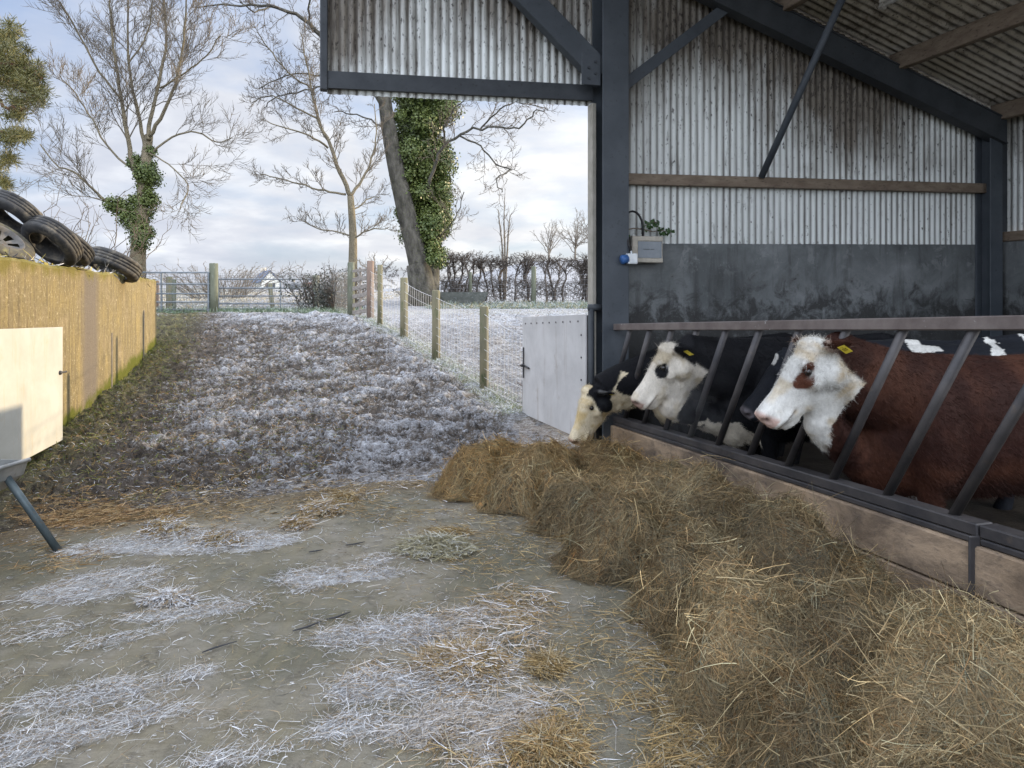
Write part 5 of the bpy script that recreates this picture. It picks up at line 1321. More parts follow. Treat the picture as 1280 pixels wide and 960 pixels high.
    if tagged:
        e0, dirv, e1v = ears[0] if tagged == 1 else ears[1]
        c = e0 + dirv * .10 * hs + hd * .035 * hs; t = MB()
        fw = (-c + Vector((0, 0, HC))).normalized()
        t.frame(c + fw * .022, dirv, hd, fw, -.022, .022, -.012, .045, 0, .003); t.build('ear_tag', M_TAG, root, bevel=.004)
        if palette is pal_brown:
            t = MB()
            for kx in (-.011, -.003, .006): t.frame(c + fw * .022, dirv, hd, fw, kx, kx + .0035, .008, .028, .0032, .0042)
            t.build('tag_marks', M_EYE, root)
    # hair coat: short ribbons lying back along the body, curls on the brow
    if fur:
        P_n = len(m2.polygons); me_l = np.zeros(P_n, np.int32)
        cen = np.zeros(P_n * 3, np.float32); m2.polygons.foreach_get('center', cen); cen = cen.reshape(-1, 3) + np.array(org)
        nr = np.zeros(P_n * 3, np.float32); m2.polygons.foreach_get('normal', nr); nr = nr.reshape(-1, 3)
        tocam = np.array([0, 0, HC]) - cen; vis = (nr * norm(tocam)).sum(1) > -.35
        ls = np.zeros(P_n, np.int32); m2.polygons.foreach_get('loop_start', ls); lv = np.zeros(len(m2.loops), np.int32); m2.loops.foreach_get('vertex_index', lv)
        v0 = lv[ls]
        cand = np.where(vis & (cen[:, 2] > .3))[0]
        wgt = np.where(inhead[v0[cand]], np.where(s[v0[cand]] > .30, 1.0, 3.0), 1.0); wgt = wgt / wgt.sum()
        pick = rr.choice(cand, fur, p=wgt)
        p0 = cen[pick] + rr.normal(size=(fur, 3)) * voxel * .4; nn = nr[pick]; sv = s[v0[pick]]; ih = inhead[v0[pick]]
        back = np.where(ih[:, None], -np.array(ha) * .4 + np.array(hd) * .6, -np.array(hx) * .7 + np.array([0, 0, -.7]))
        curl = ih & (sv < .26)
        fd = norm(nn * np.where(ih, .35, .5)[:, None] + back * .7 + rr.normal(size=(fur, 3)) * np.where(curl, .7, .28)[:, None])
        K = np.where(curl[:, None], rr.normal(size=(fur, 3)) * .7 - nn * .35, back * .35 - nn * .25)
        Ln = np.where(ih, np.where(sv > .33, .006, np.where(sv < .22, .016, .010)), np.where(((cen[pick] - np.array(org)) @ np.array(hx)) > .62, .016, .027)) * rr.uniform(.6, 1.3, fur)
        Vf, Qf, kf = strands(p0 - nn * .003, fd, Ln, np.where(ih, .0018, .0018), K, seg=3, taper=.25)
        cf = col[v0[pick]] * rr.uniform(.82, 1.14, (fur, 1))
        npmesh('hair_coat', Vf, Qf, M_HAIR, root, col=np.repeat(cf, kf, 0))
    return root
m, nt, b = newmat('cow_coat'); a = attr(nt); p_ = pos(nt, (1, 1, .5)); n1 = noise(nt, p_, 60, 5, .7); n2 = noise(nt, p_, 9, 5, .6)
LK(nt, mix(nt, 1.0, a.outputs['Color'], ramp(nt, math_(nt, 'ADD', math_(nt, 'MULTIPLY', n1, .5), math_(nt, 'MULTIPLY', n2, .5)), [(.3, (.62,) * 3), (.7, (1.25,) * 3)]), 'MULTIPLY'), b.inputs['Base Color'])
b.inputs['Roughness'].default_value = .68; b.inputs['Specular IOR Level'].default_value = .14
b.inputs['Sheen Weight'].default_value = .015; bump(nt, b, n1, .6, .008); M_COAT = m
M_HAIR = vcol('cow_hair', .62, .16, .1, 20)
M_EYE = mottled('dark_eye', (.008, .006, .005), (.012, .009, .008), 10, .06, bmp=0, spec=.6)
M_TAG = mottled('yellow_tag', (.62, .50, .04), (.7, .58, .06), 20, .5, bmp=0)
WHT = np.array([.62, .57, .47]); WHC = np.array([.60, .60, .57]); DIRT = np.array([.40, .31, .18]); BLK = np.array([.0065, .007, .009]); BRN = np.array([.027, .0095, .0065]); BRN2 = np.array([.056, .0215, .0125]); PINK = np.array([.50, .36, .31]); GRYN = np.array([.05, .05, .055])
def lay(col, mask, c):
    mask = np.clip(mask, 0, 1)[:, None]; return col * (1 - mask) + c * mask
def ed(x, w=.012): return sstep(-w, w, x)
def brisket(k, col, wc, hi=.66):
    q = (k['bz'] < hi + .10 * k['nb'] * 2) & (k['bx'] > .42) & ~k['inhead'] & (np.abs(k['by']) < .17)
    return lay(col, q.astype(float), wc)
def pal_brown(k):
    n = k['nv']; col = np.tile(BRN, (n, 1)); col = lay(col, sstep(-.12, .2, k['nb']), BRN2)
    f = ed(k['s'] - (-.03 + .16 * np.clip(k['d'] - .10, 0, .3) + .03 * k['na']), .01) * k['inhead']
    poll = ed(k['s'] + .085 - .45 * np.clip(k['d'] - .05, 0, .2)) * k['inhead'] * (np.abs(k['w']) < .12)
    bnd = ed(k['bx'] - (.965 - .05 * sstep(1.1, .8, k['bz']) + .05 * k['na']), .012) * (k['d'] > .05)
    f = np.maximum(f, bnd)
    wc = WHC * .96; wc2 = np.tile(wc, (n, 1)); wc2 = lay(wc2, sstep(.05, .28, k['na'] + .25 * (k['d'] - .12)), np.array([.47, .42, .33])); wc2 = lay(wc2, (k['s'] < .12) * sstep(-.1, .25, k['na']) * .6, np.array([.48, .39, .26]))
    m_ = (np.maximum(f, poll) * (1 - k['ear']))[:, None]; col = col * (1 - m_) + wc2 * m_
    for sg in (-1, 1):
        e1 = 1 - np.sqrt(((k['s'] - .195) / .070) ** 2 + ((k['d'] - .100) / .046) ** 2)
        e2 = 1 - np.sqrt(((k['s'] - .135) / .040) ** 2 + ((k['d'] - .080) / .040) ** 2)
        e = np.maximum(e1, e2) + .5 * k['na']
        col = lay(col, ed(e, .08) * (k['w'] * sg > .04) * k['inhead'], BRN2 * 1.6)
        r2 = ((k['s'] - .145) / .026) ** 2 + ((k['d'] - .112) / .012) ** 2
        col = lay(col, np.exp(-r2 * 1.4) * (k['w'] * sg > .04) * k['inhead'] * .9, WHC)
    col = lay(col, ed(k['s'] - .475 + .25 * (k['d'] - .08), .015) * k['inhead'] * (k['d'] < .135), PINK)
    col = lay(col, k['ear'] * (k['na'] > .03) * .7, np.array([.42, .33, .27]))
    col = brisket(k, col, WHC * .8, .46)
    return lay(col, ((k['bz'] < .40) & (np.abs(k['by']) < .34)).astype(float), WHC * .7)
def pal_white_face(k):
    n = k['nv']; col = np.tile(BLK, (n, 1))
    f = ed(k['s'] - (-.035 + .20 * np.clip(k['d'] - .06, 0, .3) + .03 * k['na']), .01) * k['inhead']
    poll = ed(k['s'] + .085 - .3 * np.clip(k['d'], 0, .2)) * k['inhead'] * (np.abs(k['w']) < .08)
    bnd = ed(k['bx'] - (1.10 - .04 * sstep(1.0, .75, k['bz']) + .05 * k['na']), .012) * (k['d'] > .05)
    f = np.maximum(f, bnd)
    wc2 = np.tile(WHT * np.array([.98, 1, 1.06]), (n, 1)); wc2 = lay(wc2, (k['s'] < .16) * sstep(-.15, .2, k['na']) * .75, np.array([.38, .32, .22])); wc2 = lay(wc2, sstep(.02, .25, k['na'] + .4 * (k['d'] - .16)) * .7, np.array([.46, .40, .29]))
    m_ = (np.maximum(f, poll) * (1 - k['ear']))[:, None]; col = col * (1 - m_) + wc2 * m_
    for sg in (-1, 1):
        e = 1 - np.sqrt(((k['s'] - .178) / .060) ** 2 + ((k['d'] - .092) / .050) ** 2) + .45 * k['na']
        col = lay(col, ed(e, .07) * (k['w'] * sg > .04) * k['inhead'], BLK)
        r2 = ((k['s'] - .128) / .018) ** 2 + ((k['d'] - .104) / .010) ** 2
        col = lay(col, np.exp(-r2 * 1.2) * (k['w'] * sg > .04) * k['inhead'] * .8, np.array([.35, .36, .38]))
    col = lay(col, ed(k['s'] - .485 + .25 * (k['d'] - .08), .015) * k['inhead'] * (k['d'] < .13), np.array([.33, .23, .19]))
    return brisket(k, col, WHT * .9, .64)
def pal_grazer(k):
    n = k['nv']; col = np.tile(BLK, (n, 1))
    # cream face, black from the ear down the cheek, cream again under the jaw and throat
    wc2 = np.tile(WHT * np.array([1.0, .95, .82]), (n, 1)); wc2 = lay(wc2, sstep(-.05, .22, k['na'] + .3 * (k['s'] - .3)) * .8, np.array([.46, .34, .15]))
    line = .055 + .11 * sstep(.03, .2, k['d']) + .05 * k['na']
    f = ed(k['s'] - line, .01) * k['inhead']
    jaw = ed(k['d'] - (.225 - .10 * np.clip(k['s'], -.2, .4)) + .05 * k['na'], .01) * (k['s'] > -.28) * (k['s'] < .5) * (np.abs(k['w']) < .12) * (k['d'] < .50)
    pl = ed(.10 - k['d'] - np.abs(k['s'] + .0) * 1.2, .01) * (np.abs(k['w']) < .06) * k['inhead']
    m_ = (np.maximum(np.maximum(f, jaw), pl) * (1 - k['ear']))[:, None]; col = col * (1 - m_) + wc2 * m_
    col = lay(col, ed(k['s'] - .49, .015) * k['inhead'] * (k['d'] < .12), np.array([.45, .30, .22]))
    col = lay(col, k['ear'] * (k['na'] > .08) * .3, np.array([.3, .3, .3]))
    return brisket(k, col, WHT * np.array([1, .93, .75]), .66)
def pal_black(k):
    n = k['nv']; col = np.tile(np.array([.011, .013, .018]), (n, 1))
    col = lay(col, ed(k['s'] - .475, .02) * k['inhead'] * (k['d'] < .11), np.array([.13, .12, .13]))
    col = lay(col, ed(k['s'] - .40, .02) * k['inhead'] * ed(k['d'] - .155, .01), np.array([.48, .36, .34]))
    bl = (k['nb'] > -.02) & (k['bz'] > 1.10) & (k['bx'] > -.6) & (k['bx'] < .45) & (fbm(k['bx'] * 5 + 2, k['by'] * 4, 3) > .565)
    col = lay(col, bl.astype(float), WHC)
    sp_ = ((k['s'] > .02) & (k['s'] < .10) & (np.abs(k['w']) < .04) & (k['d'] < .06) & k['inhead']); col = lay(col, sp_.astype(float), WHC * .8)
    leg = (k['bz'] < .42) & (k['bx'] > .1); return lay(col, leg.astype(float) * .6, np.array([.2, .22, .23]))
PI = math.pi
build_cow('brown Hereford with white face and brown eye patch, nearest at the barrier', (2.66, 4.10, 0), PI - .06, 1.0, P(1005, 426, 3.93), P(940, 516, 3.93), .04, pal_brown, .0115, head_scale=.94, seed=1, ear_l=(.6, .0), ear_r=(-.25, .75), fur=FUR, tagged=2, throat=P(1026, 530, 3.98))
build_cow('black cow with white face and black eye patch holding its head over the rail', (2.30, 5.62, 0), PI + .02, 1.0, P(829, 432, 5.40), P(781, 503, 5.41), .06, pal_white_face, .0125, head_scale=.93, seed=2, ear_l=(-.6, .5), ear_r=(-.45, .65), fur=FUR, tagged=2, throat=P(838, 508, 5.46))
build_cow('black cow with cream face lowered to eat hay beside the barn column', (1.98, 6.70, 0), PI + .04, .95, P(731, 486, 6.42), P(707, 555, 6.36), .05, pal_grazer, .014, head_scale=.93, seed=3, ear_l=(-.6, .4), ear_r=(-.9, .4), fur=FUR // 2, tagged=2)
build_cow('black and white cow with grey muzzle half hidden behind the brown Hereford', (2.95, 5.02, 0), PI + .02, 1.02, P(975, 441, 5.0), P(921, 512, 5.02), .0, pal_black, .015, head_scale=.95, seed=4, ear_l=(.1, .6), ear_r=(.1, .6), fur=0, tagged=0)
# ------------------------------------------------------------------ hay along the barrier
LUMPS = [  # X, Y, rx, ry, height, turn
    (-.10, 6.05, .42, .26, .19, .2), (-.30, 5.72, .34, .26, .22, .5), (.30, 5.95, .40, .30, .20, 0), (.72, 6.35, .30, .26, .08, 0), (.60, 5.62, .44, .36, .36, .3), (.10, 5.40, .36, .30, .24, .4),
    (.98, 5.80, .40, .30, .24, 0), (1.02, 5.15, .46, .38, .40, .2), (.52, 4.92, .38, .34, .30, .4), (1.28, 5.35, .3, .4, .24, 0), (.86, 4.48, .40, .36, .36, .2), (1.28, 4.60, .40, .40, .40, 0), (.62, 4.22, .34, .30, .22, .5),
    (1.02, 3.95, .36, .34, .30, .3), (1.50, 4.10, .36, .40, .28, 0), (1.36, 3.62, .40, .36, .44, .1), (.86, 3.55, .30, .26, .20, .4), (1.04, 3.20, .34, .30, .34, .2), (1.70, 3.45, .30, .40, .32, 0), (1.50, 3.05, .38, .34, .30, 0),
    (1.22, 2.72, .36, .30, .30, .1), (.92, 2.76, .28, .26, .18, .2), (1.80, 2.75, .40, .36, .36, 0), (1.45, 2.35, .40, .34, .34, 0), (1.05, 2.35, .34, .28, .22, .1), (1.95, 2.2, .42, .40, .40, 0), (1.5, 1.8, .5, .4, .34, 0), (1.1, 1.8, .4, .4, .22, 0)]
_wj = np.random.default_rng(99).random((64, 64, 3))
def wads(X, Y, g=.36):
    i = np.floor(X / g).astype(int); j = np.floor(Y / g).astype(int); out = np.zeros_like(X)
    for a in (-1, 0, 1):
        for b_ in (-1, 0, 1):
            q = _wj[(i + a) & 63, (j + b_) & 63]; cx_ = (i + a + .15 + .7 * q[..., 0]) * g; cy_ = (j + b_ + .15 + .7 * q[..., 1]) * g; r = g * (.45 + .45 * q[..., 2])
            out = np.maximum(out, (.07 + .20 * q[..., 2]) * np.clip(1 - ((X - cx_) ** 2 + (Y - cy_) ** 2) / r ** 2, 0, 1) ** .5)
    return out
def hay_h(X, Y):
    X = np.asarray(X, float); Y = np.asarray(Y, float)
    wx_ = X + .16 * (fbm(X * 3.3, Y * 3.3, 3) - .5); wy_ = Y + .16 * (fbm(X * 3.3 + 31, Y * 3.3 + 7, 3) - .5)
    h = np.zeros_like(X)
    for lx, ly, rx, ry, hh, tn_ in LUMPS:
        c, s_ = math.cos(tn_), math.sin(tn_); dx = (wx_ - lx) * c + (wy_ - ly) * s_; dy = -(wx_ - lx) * s_ + (wy_ - ly) * c
        q = np.clip(1 - (dx / rx) ** 2 - (dy / ry) ** 2, 0, 1); q = .86 * hh * q ** .8
        h = np.maximum(h, q)
    d = bX(Y) - X                                      # distance out from the boards
    h = np.maximum(h, .10 * sstep(.75, .2, d) * sstep(6.75, 6.4, Y))
    h = h * (1 + .75 * (fbm(X * 4.2, Y * 4.2, 4) - .5)) + .09 * (np.abs(2 * fbm(X * 6.5, Y * 6.5, 3) - 1) * -1 + .22) * (h > .03)
    # torn wads: steep small domes with gaps between them
    h = np.maximum(h, 0) * .78 + wads(wx_, wy_) * sstep(.02, .15, h) * sstep(.05, .4, d) * (1 - .6 * sstep(5.9, 6.3, Y))
    h = np.minimum(h, .11 + .46 * sstep(.08, .55, d))
    return h * (d > .03)
hx_ = np.arange(-.85, 2.6, .025); hy_ = np.arange(1.0, 6.9, .025); HX, HYg = np.meshgrid(hx_, hy_); HZ = hay_h(HX, HYg)
ny, nx = HX.shape; idx = np.arange(ny * nx).reshape(ny, nx)
Q = np.stack([idx[:-1, :-1], idx[:-1, 1:], idx[1:, 1:], idx[1:, :-1]], -1).reshape(-1, 4)
hq = HZ.reshape(-1)[Q].min(1) > .012
m, nt, b = newmat('dense_hay'); p_ = pos(nt); n1 = noise(nt, pos(nt, (1, 1, .5)), 30, 5, .7); n2 = noise(nt, p_, 3, 4)
setc(nt, b, mix(nt, bw(nt, n2, .4, .6), ramp(nt, n1, [(.3, (.045, .032, .016)), (.7, (.15, .105, .05))]), ramp(nt, n1, [(.3, (.035, .03, .02)), (.7, (.12, .10, .06))])))
b.inputs['Roughness'].default_value = .9; bump(nt, b, n1, .8, .03)
hay = npmesh('hay_heap', np.stack([HX, HYg, HZ - .006], -1), Q[hq], m, smooth=True)
tag(hay, 'long shaggy heap of loose brown hay along the feed barrier', 'hay', kind='stuff')
STRAWC = np.array([(.28, .205, .105), (.33, .25, .135), (.22, .16, .08), (.18, .138, .078), (.27, .22, .125), (.44, .35, .19), (.15, .13, .08), (.22, .135, .06)])
def hay_frame(x, y):
    h = hay_h(x, y); e = .02
    gxh = np.clip((hay_h(x + e, y) - hay_h(x - e, y)) / (2 * e), -2.2, 2.2); gyh = np.clip((hay_h(x, y + e) - hay_h(x, y - e)) / (2 * e), -2.2, 2.2)
    return h, gxh, gyh, norm(np.stack([-gxh, -gyh, np.ones(len(x))], 1))
def hay_strands(name, n, per, Lr, Wr, cols, p, bright, lift, label, wild=.35):
    """locks of hay: every lock shares a place, a lie, a bend and a tone"""
    m = n // per; k = 0; Xs = []; Ys = []
    while k < m:
        y = 1.9 * (6.7 / 1.9) ** rng.random(m); x = rng.uniform(-.85, 2.5, m); ok = (hay_h(x, y) > .012) & (bX(y) - x > .05); Xs.append(x[ok]); Ys.append(y[ok]); k += ok.sum()
    x = np.concatenate(Xs)[:m]; y = np.concatenate(Ys)[:m]; h, gxh, gyh, Nn = hay_frame(x, y)
    rot = np.where(rng.random(m) < .35, rng.uniform(0, 6.28, m), 2 * np.pi * 2.2 * fbm(x * 2.6 + 9, y * 2.6 + 2, 4) + rng.normal(size=m) * .6)
    D = np.stack([np.cos(rot), np.sin(rot), np.zeros(m)], 1) + np.stack([-gxh, -gyh, np.zeros(m)], 1) * .6 * rng.uniform(.1, 1.3, (m, 1))
    D = norm(D - Nn * (D * Nn).sum(1, keepdims=True)); K = rng.normal(size=(m, 3)) * .38 - Nn * rng.uniform(.05, .45, (m, 1)) + np.array([0, 0, -.12])
    up = rng.random(m) ** 1.6 * lift; tone = (.56 + .62 * sstep(.3, .7, fbm(x * 3.4 + 20, y * 3.4, 5, .65))) * rng.uniform(.62, 1.35, m)
    warm = rng.normal(size=m) * .08; ci0 = cols[rng.choice(len(cols), m, p=p)]
    i = np.repeat(np.arange(m), per); N = len(i); wd = wild
    D2 = norm(D[i] + rng.normal(size=(N, 3)) * wd + Nn[i] * np.abs(rng.normal(size=(N, 1))) * .25); K2 = K[i] + rng.normal(size=(N, 3)) * .16; L = rng.uniform(*Lr, N)
    P0 = np.stack([x, y, h], 1)[i] + rng.normal(size=(N, 3)) * .028 + Nn[i] * (up[i] * rng.uniform(.3, 1.1, N))[:, None] - D2 * (L * .4)[:, None]
    mixc = (rng.random((N, 1)) < .6); ci = np.where(mixc, ci0[i], cols[rng.choice(len(cols), N, p=p)])
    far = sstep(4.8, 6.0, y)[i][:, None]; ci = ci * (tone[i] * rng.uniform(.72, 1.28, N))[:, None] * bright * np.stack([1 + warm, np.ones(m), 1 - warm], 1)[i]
    ci = ci * (1 - far) + far * ci * np.array([1.28, 1.12, .85])  # far hay fresher and more golden, with the warm bounce put into its colour
    V, Q, k = strands(P0, D2, L, rng.uniform(*Wr, N) * (1 + .12 * (y[i] - 3)), K2, seg=3)
    if wild < .5:          # soft wisps lie over the wads and sink into the gaps
        off = np.repeat(up[i] * rng.uniform(.2, 1.0, N) + .012 * rng.random(N), k); hv = hay_h(V[:, 0], V[:, 1]); free = np.repeat(rng.random(N) < .16, k)
        V[:, 2] = np.where(free, V[:, 2], .25 * np.minimum(V[:, 2], hv + .05) + .75 * (hv + off))
    V[:, 2] = np.maximum(V[:, 2], .012); V[:, 0] = np.minimum(V[:, 0], bX(V[:, 1]) - .075)
    o = npmesh(name, V, Q, M_STRAW, None, col=np.repeat(ci, k, 0)); return tag(o, label, 'hay', kind='stuff')
M_STRAW = vcol('straw', .65, .25, .12, 40)
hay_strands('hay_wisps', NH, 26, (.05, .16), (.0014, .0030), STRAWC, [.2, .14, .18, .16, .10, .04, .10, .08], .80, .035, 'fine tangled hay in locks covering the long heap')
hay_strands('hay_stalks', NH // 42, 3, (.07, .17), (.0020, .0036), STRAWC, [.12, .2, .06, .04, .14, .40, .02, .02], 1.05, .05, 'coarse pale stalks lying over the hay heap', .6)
# thin hay skirt and scatter on the concrete
def scatter(name, spots, label, cat, z0=.014, lay_=.10, mat=None):
    """spots: px, py, rx, ry (px on the photograph), number, length, width, colours, height"""
    VV = []; QQ = []; CC = []; off = 0
    for px, py, rx, ry, n, L, Wd, cols, hh in spots:
        r = np.sqrt(rng.random(n)) if hh == 0 else rng.random(n) ** .7
        a = rng.uniform(0, 6.283, n); qx = px + rx * r * np.cos(a); qy = py + ry * r * np.sin(a)
        Y = HC * F / (qy - HY); X = (qx - 640) / F * Y
        if hh == 0:
            pr = sstep(.40, .60, fbm(X * 2.3 + 1.7 * len(VV), Y * 2.3, 5, .65) - .16 * (r - .5)); keep = rng.random(n) < np.maximum(pr, .04) * (1 - .6 * r ** 3); X, Y, r = X[keep], Y[keep], r[keep]
        n = len(X)
        if not n: continue
        hgt = hh * np.clip(1 - r * r, 0, 1) ** .6 * rng.random(n) ** .5 if hh else rng.random(n) * .02
        an = 1.2 * np.pi * fbm(X * 1.4 + 5, Y * 1.4, 3) + rng.normal(size=n) * .9
        D = norm(np.stack([np.cos(an), np.sin(an), np.abs(rng.normal(size=n)) * (lay_ if not hh else .3)], 1))
        Ln = L * rng.uniform(.4, 1.35, n); K = np.stack([rng.normal(size=n) * .42, rng.normal(size=n) * .42, -rng.random(n) * .25], 1)
        P0 = np.stack([X, Y, z0 + hgt], 1) - D * (Ln * .5)[:, None]
        V, Q, k = strands(P0, D, Ln, Wd * rng.uniform(.7, 1.3, n), K, seg=3); V[:, 2] = np.maximum(V[:, 2], z0 - .002 + rng.random(len(V)) * .004)
        c = np.array(cols)[rng.integers(0, len(cols), n)] * rng.uniform(.78, 1.18, (n, 1)); VV.append(V); QQ.append(Q + off); CC.append(np.repeat(c, k, 0)); off += len(V)
    o = npmesh(name, np.concatenate(VV), np.concatenate(QQ), mat or M_STRAW, None, col=np.concatenate(CC)); return tag(o, label, cat, kind='stuff')
FR = [(.58, .60, .64), (.50, .515, .55), (.62, .635, .66), (.40, .40, .40), (.34, .29, .22), (.26, .20, .13)]
FT = [(.50, .48, .46), (.36, .28, .18), (.58, .60, .64), (.28, .20, .11), (.40, .33, .25)]
TN = [(.30, .21, .09), (.22, .15, .07), (.36, .27, .13), (.16, .12, .06), (.33, .30, .22)]
OR = [(.30, .19, .085), (.24, .15, .075), (.19, .13, .065), (.36, .26, .14)]
def yard_straw(name, n, cols, L, Wd, label, thin):
    Y = 1.9 * (6.2 / 1.9) ** rng.random(n); X = rng.uniform(-1, .62, n) * (.35 + .74 * Y); d_ = straw_density(X, Y)
    k = rng.random(n) < np.maximum(sstep(.15, .85, d_), thin); X, Y, d_ = X[k], Y[k], d_[k]; n = len(X)
    an = .9 * np.pi * fbm(X * 1.1 + 5, Y * 1.1, 3) + rng.normal(size=n) * .8
    D = norm(np.stack([np.cos(an), np.sin(an), np.abs(rng.normal(size=n)) * .10], 1)); Ln = L * rng.uniform(.3, 1.4, n)
    K = np.stack([rng.normal(size=n) * .6, rng.normal(size=n) * .6, -rng.random(n) * .2], 1)
    P0 = np.stack([X, Y, .014 + rng.random(n) ** 1.5 * .055 * d_ ** 1.5], 1) - D * (Ln * .5)[:, None]
    V, Q, k = strands(P0, D, Ln, Wd * rng.uniform(.5, 1.5, n) * (.6 + .14 * Y), K, seg=4); V[:, :2] += np.repeat(rng.normal(size=(len(V) // 2, 2)) * .0045, 2, 0); V[:, 2] = np.maximum(V[:, 2], .012 + rng.random(len(V)) * .004)
    wf = sstep(.3, -.5, X + .25 * (fbm(X * 2, Y * 2, 3) - .5) * 3)[:, None]; c = np.array(cols[0])[rng.integers(0, len(cols[0]), n)] * wf + np.array(cols[1])[rng.integers(0, len(cols[1]), n)] * (1 - wf)
    c = c * rng.uniform(.72, 1.15, (n, 1)); o = npmesh(name, V, Q, M_STRAW, None, col=np.repeat(c, k, 0)); tag(o, label, 'straw', kind='stuff')
yard_straw('frosted_straw', 240000, (FR, FT), .07, .0019, 'frost whitened straw strewn in streaks over the concrete yard', .02)
scatter('loose_straw', [
    (580, 800, 110, 50, 1500, .11, .0034, FT, 0), (540, 860, 120, 45, 1300, .11, .0032, FT, 0), (600, 900, 130, 60, 2200, .12, .003, FT, 0), (560, 940, 160, 40, 1400, .12, .003, FT + TN, 0), (640, 760, 70, 30, 1100, .10, .0034, TN + FT, 0), (690, 930, 70, 40, 1200, .12, .003, TN, 0),
    (660, 690, 110, 60, 1500, .09, .0036, TN, 0), (740, 830, 110, 90, 1100, .11, .003, TN, 0), (820, 880, 60, 100, 1900, .13, .003, TN, 0), (560, 655, 90, 18, 500, .08, .004, TN, 0), (880, 930, 120, 50, 2400, .13, .0028, TN, 0), (600, 700, 60, 40, 300, .08, .0034, TN, 0),
    (330, 628, 300, 30, 5200, .08, .0042, TN + OR[2:] + [(.10, .085, .06), (.08, .07, .05)], 0), (150, 662, 160, 24, 3000, .08, .0042, TN + OR, 0), (480, 606, 150, 14, 2200, .08, .0045, TN + FT, 0), (120, 640, 120, 30, 2000, .09, .005, OR, 0), (60, 690, 80, 30, 900, .09, .0045, OR + TN, 0), (480, 620, 120, 16, 900, .08, .005, FT + TN, 0), (230, 600, 160, 22, 1300, .08, .006, FT + TN, 0), (500, 740, 340, 200, 900, .06, .003, TN + FT, 0),
    (90, 655, 80, 16, 1500, .09, .005, OR, 0), (150, 648, 90, 14, 1200, .09, .005, OR, 0)],
    'loose tan straw scattered around the heap and the yard edge', 'straw')
def clump_(px, py, rx, ry, n, cols, hh, label, L=.09, w=.0035):
    Y = HC * F / (py - HY); o = scatter('hay_clump', [(px, py, rx, ry, n, L, w, cols, hh)], label, 'hay clump'); del o['kind']; o['group'] = 'small hay clumps on the yard floor'
clump_(208, 668, 32, 11, 1500, TN + FR[:2], .085, 'frost edged hay clump on the white straw in front of the trough leg', w=.0045)
clump_(275, 680, 36, 7, 700, TN + FR[:2], .05, 'flat hay clump beside the frost edged clump', w=.0045)
clump_(402, 641, 26, 8, 900, TN + FT, .075, 'brown hay clump near the middle of the yard edge', w=.005)
clump_(372, 659, 20, 6, 600, TN + FT, .05, 'small greyish clump just in front of the brown yard edge clump', w=.005)
clump_(545, 690, 48, 13, 1700, [(.27, .25, .16), (.34, .32, .22), (.20, .18, .11), (.42, .42, .38)], .085, 'grey green hay clump lying clear on bare concrete', w=.0042)
clump_(577, 838, 62, 24, 3600, TN + FT, .075, 'largest loose clump, brown hay with frosted tips', w=.0034)
clump_(684, 838, 26, 14, 900, TN, .05, 'small round tuft of hay alone on grey concrete', w=.003)
clump_(685, 948, 50, 22, 2200, TN + OR[:1], .07, 'golden hay clump at the bottom of the yard', w=.003)
clump_(560, 668, 34, 5, 500, TN, .03, 'thin wisp of hay behind the grey green clump', w=.004)
clump_(432, 626, 14, 7, 350, TN, .06, 'tiny brown tuft at the mud edge', w=.005)
clump_(210, 754, 36, 8, 900, FR, .05, 'low white frosted clump amid the frosted straw', w=.004)
# dark torn strips on the concrete
for pts, lab in ((((253, 822), (268, 816), (296, 809)), 'dark split stick lying alone on the bare concrete'), (((366, 794), (384, 789), (402, 783)), 'dark strip of plastic on the concrete, nearer of the joined pair'), (((408, 781), (420, 777), (438, 771)), 'thin dark strip of plastic beyond the nearer strip'), (((432, 686), (444, 684), (456, 681)), 'short dark stick near the grey green hay clump'), (((386, 694), (396, 693), (404, 691)), 'very short dark stick beyond the two plastic strips')):
    mb = MB(); q = [GP(*p) + ZR * .020 for p in pts]; mb.tube(q, [.004, .007, .003], 6); mb.v = [(v[0], v[1], .013 + (v[2] - .02) * .6 + .006) for v in mb.v]
    o = mb.build('dark_stick', M_STAIN if False else mottled('wet_dark_strip', (.02, .022, .028), (.04, .04, .045), 20, .6), None); tag(o, lab, 'stick', 'dark sticks and strips on the yard')
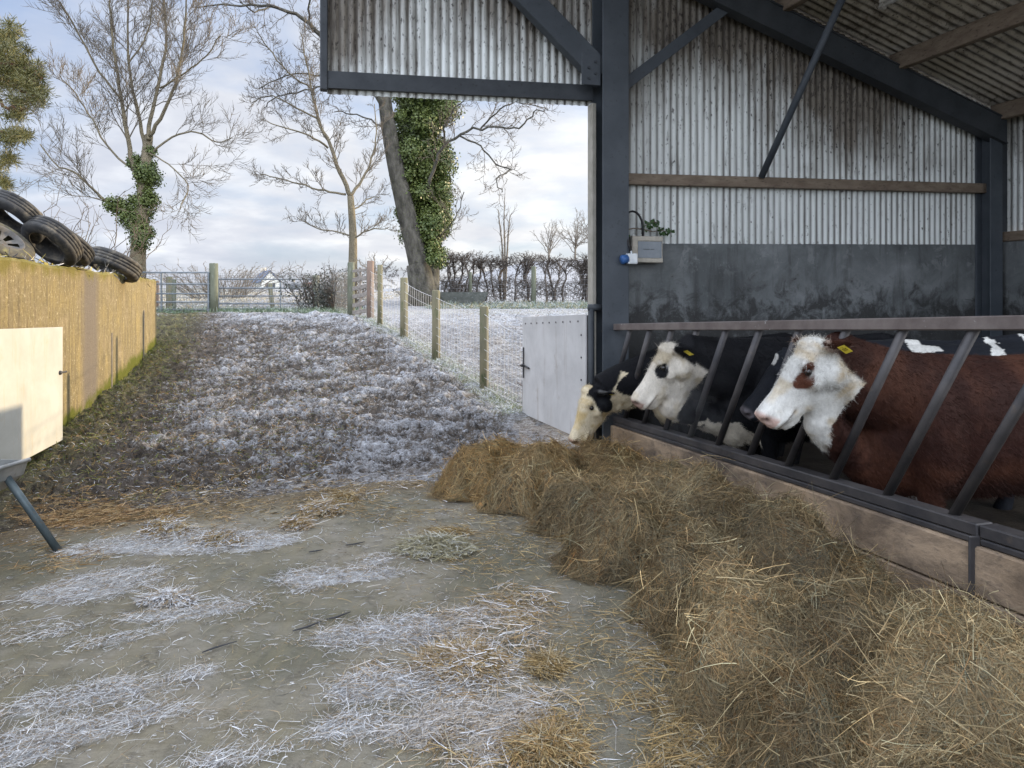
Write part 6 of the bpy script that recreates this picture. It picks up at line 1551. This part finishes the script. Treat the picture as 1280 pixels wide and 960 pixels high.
# chaff trodden into the whole yard
n = 26000; Y = 1.9 * (6.3 / 1.9) ** rng.random(n); X = rng.uniform(-1, .9, n) * (.3 + .74 * Y); kk = (Y < yard_edge(np.minimum(X, .8)) + .3) & (rng.random(n) < .15 + 1.1 * sstep(.45, .7, fbm(X * 1.6 + 4, Y * 2.4, 4))); X, Y = X[kk], Y[kk]; n = len(X)
an = rng.uniform(0, 6.28, n); V, Q, k = strands(np.stack([X, Y, np.full(n, .0135)], 1), norm(np.stack([np.cos(an), np.sin(an), rng.random(n) * .08], 1)), rng.uniform(.012, .05, n), rng.uniform(.0015, .003, n) * (.6 + .14 * Y), np.stack([rng.normal(size=n) * .4, rng.normal(size=n) * .4, np.zeros(n)], 1), seg=2)
V[:, 2] = np.maximum(V[:, 2], .012 + rng.random(len(V)) * .003); c = np.array([(.28, .21, .11), (.17, .13, .08), (.07, .06, .045), (.36, .31, .2), (.45, .46, .48)])[rng.integers(0, 5, n)]
o = npmesh('yard_chaff', V, Q, M_STRAW, None, col=np.repeat(c, k, 0)); tag(o, 'short chaff and broken straw trodden over the concrete', 'chaff', kind='stuff')
# a little grit on the concrete
n = 1400; px = rng.uniform(250, 900, n); py = rng.uniform(600, 960, n); Y = HC * F / (py - HY); X = (px - 640) / F * Y
P0 = np.stack([X, Y, np.full(n, .015)], 1); V, Q = leaves(P0, norm(np.array([0, 0, 1.0]) + rng.normal(size=(n, 3)) * .3), rng.uniform(.004, .014, n), .8)
o = npmesh('yard_grit', V, Q, mottled('grit', (.05, .05, .045), (.35, .34, .32), 40, .9, bmp=0)); tag(o, 'dark and pale grit sprinkled on the concrete yard', 'grit', kind='stuff')

# breath steaming in front of the black cow
st = MB(); st.ball(P(868, 505, 5.25), (.42, .22, .36), n=20, m=14)
m = bpy.data.materials.new('steam'); m.use_nodes = True; nt = m.node_tree; nt.nodes.clear()
out = ND(nt, 'ShaderNodeOutputMaterial'); v = ND(nt, 'ShaderNodeVolumePrincipled'); LK(nt, v.outputs[0], out.inputs['Volume'])
tcn = ND(nt, 'ShaderNodeTexCoord'); dist = ND(nt, 'ShaderNodeVectorMath', operation='DISTANCE'); LK(nt, tcn.outputs['Generated'], dist.inputs[0]); dist.inputs[1].default_value = (.5, .5, .5)
fall = bw(nt, dist.outputs['Value'], .5, .1); n1 = noise(nt, pos(nt), 4.5, 4, .6, .6)
LK(nt, math_(nt, 'MULTIPLY', math_(nt, 'MULTIPLY', fall, bw(nt, n1, .38, .7)), .9), v.inputs['Density']); v.inputs['Color'].default_value = (.9, .92, .95, 1); v.inputs['Anisotropy'].default_value = .2
o = st.build('steam', m, None, smooth=True); tag(o, 'faint breath steam hanging in front of the black cow', 'steam', kind='stuff')
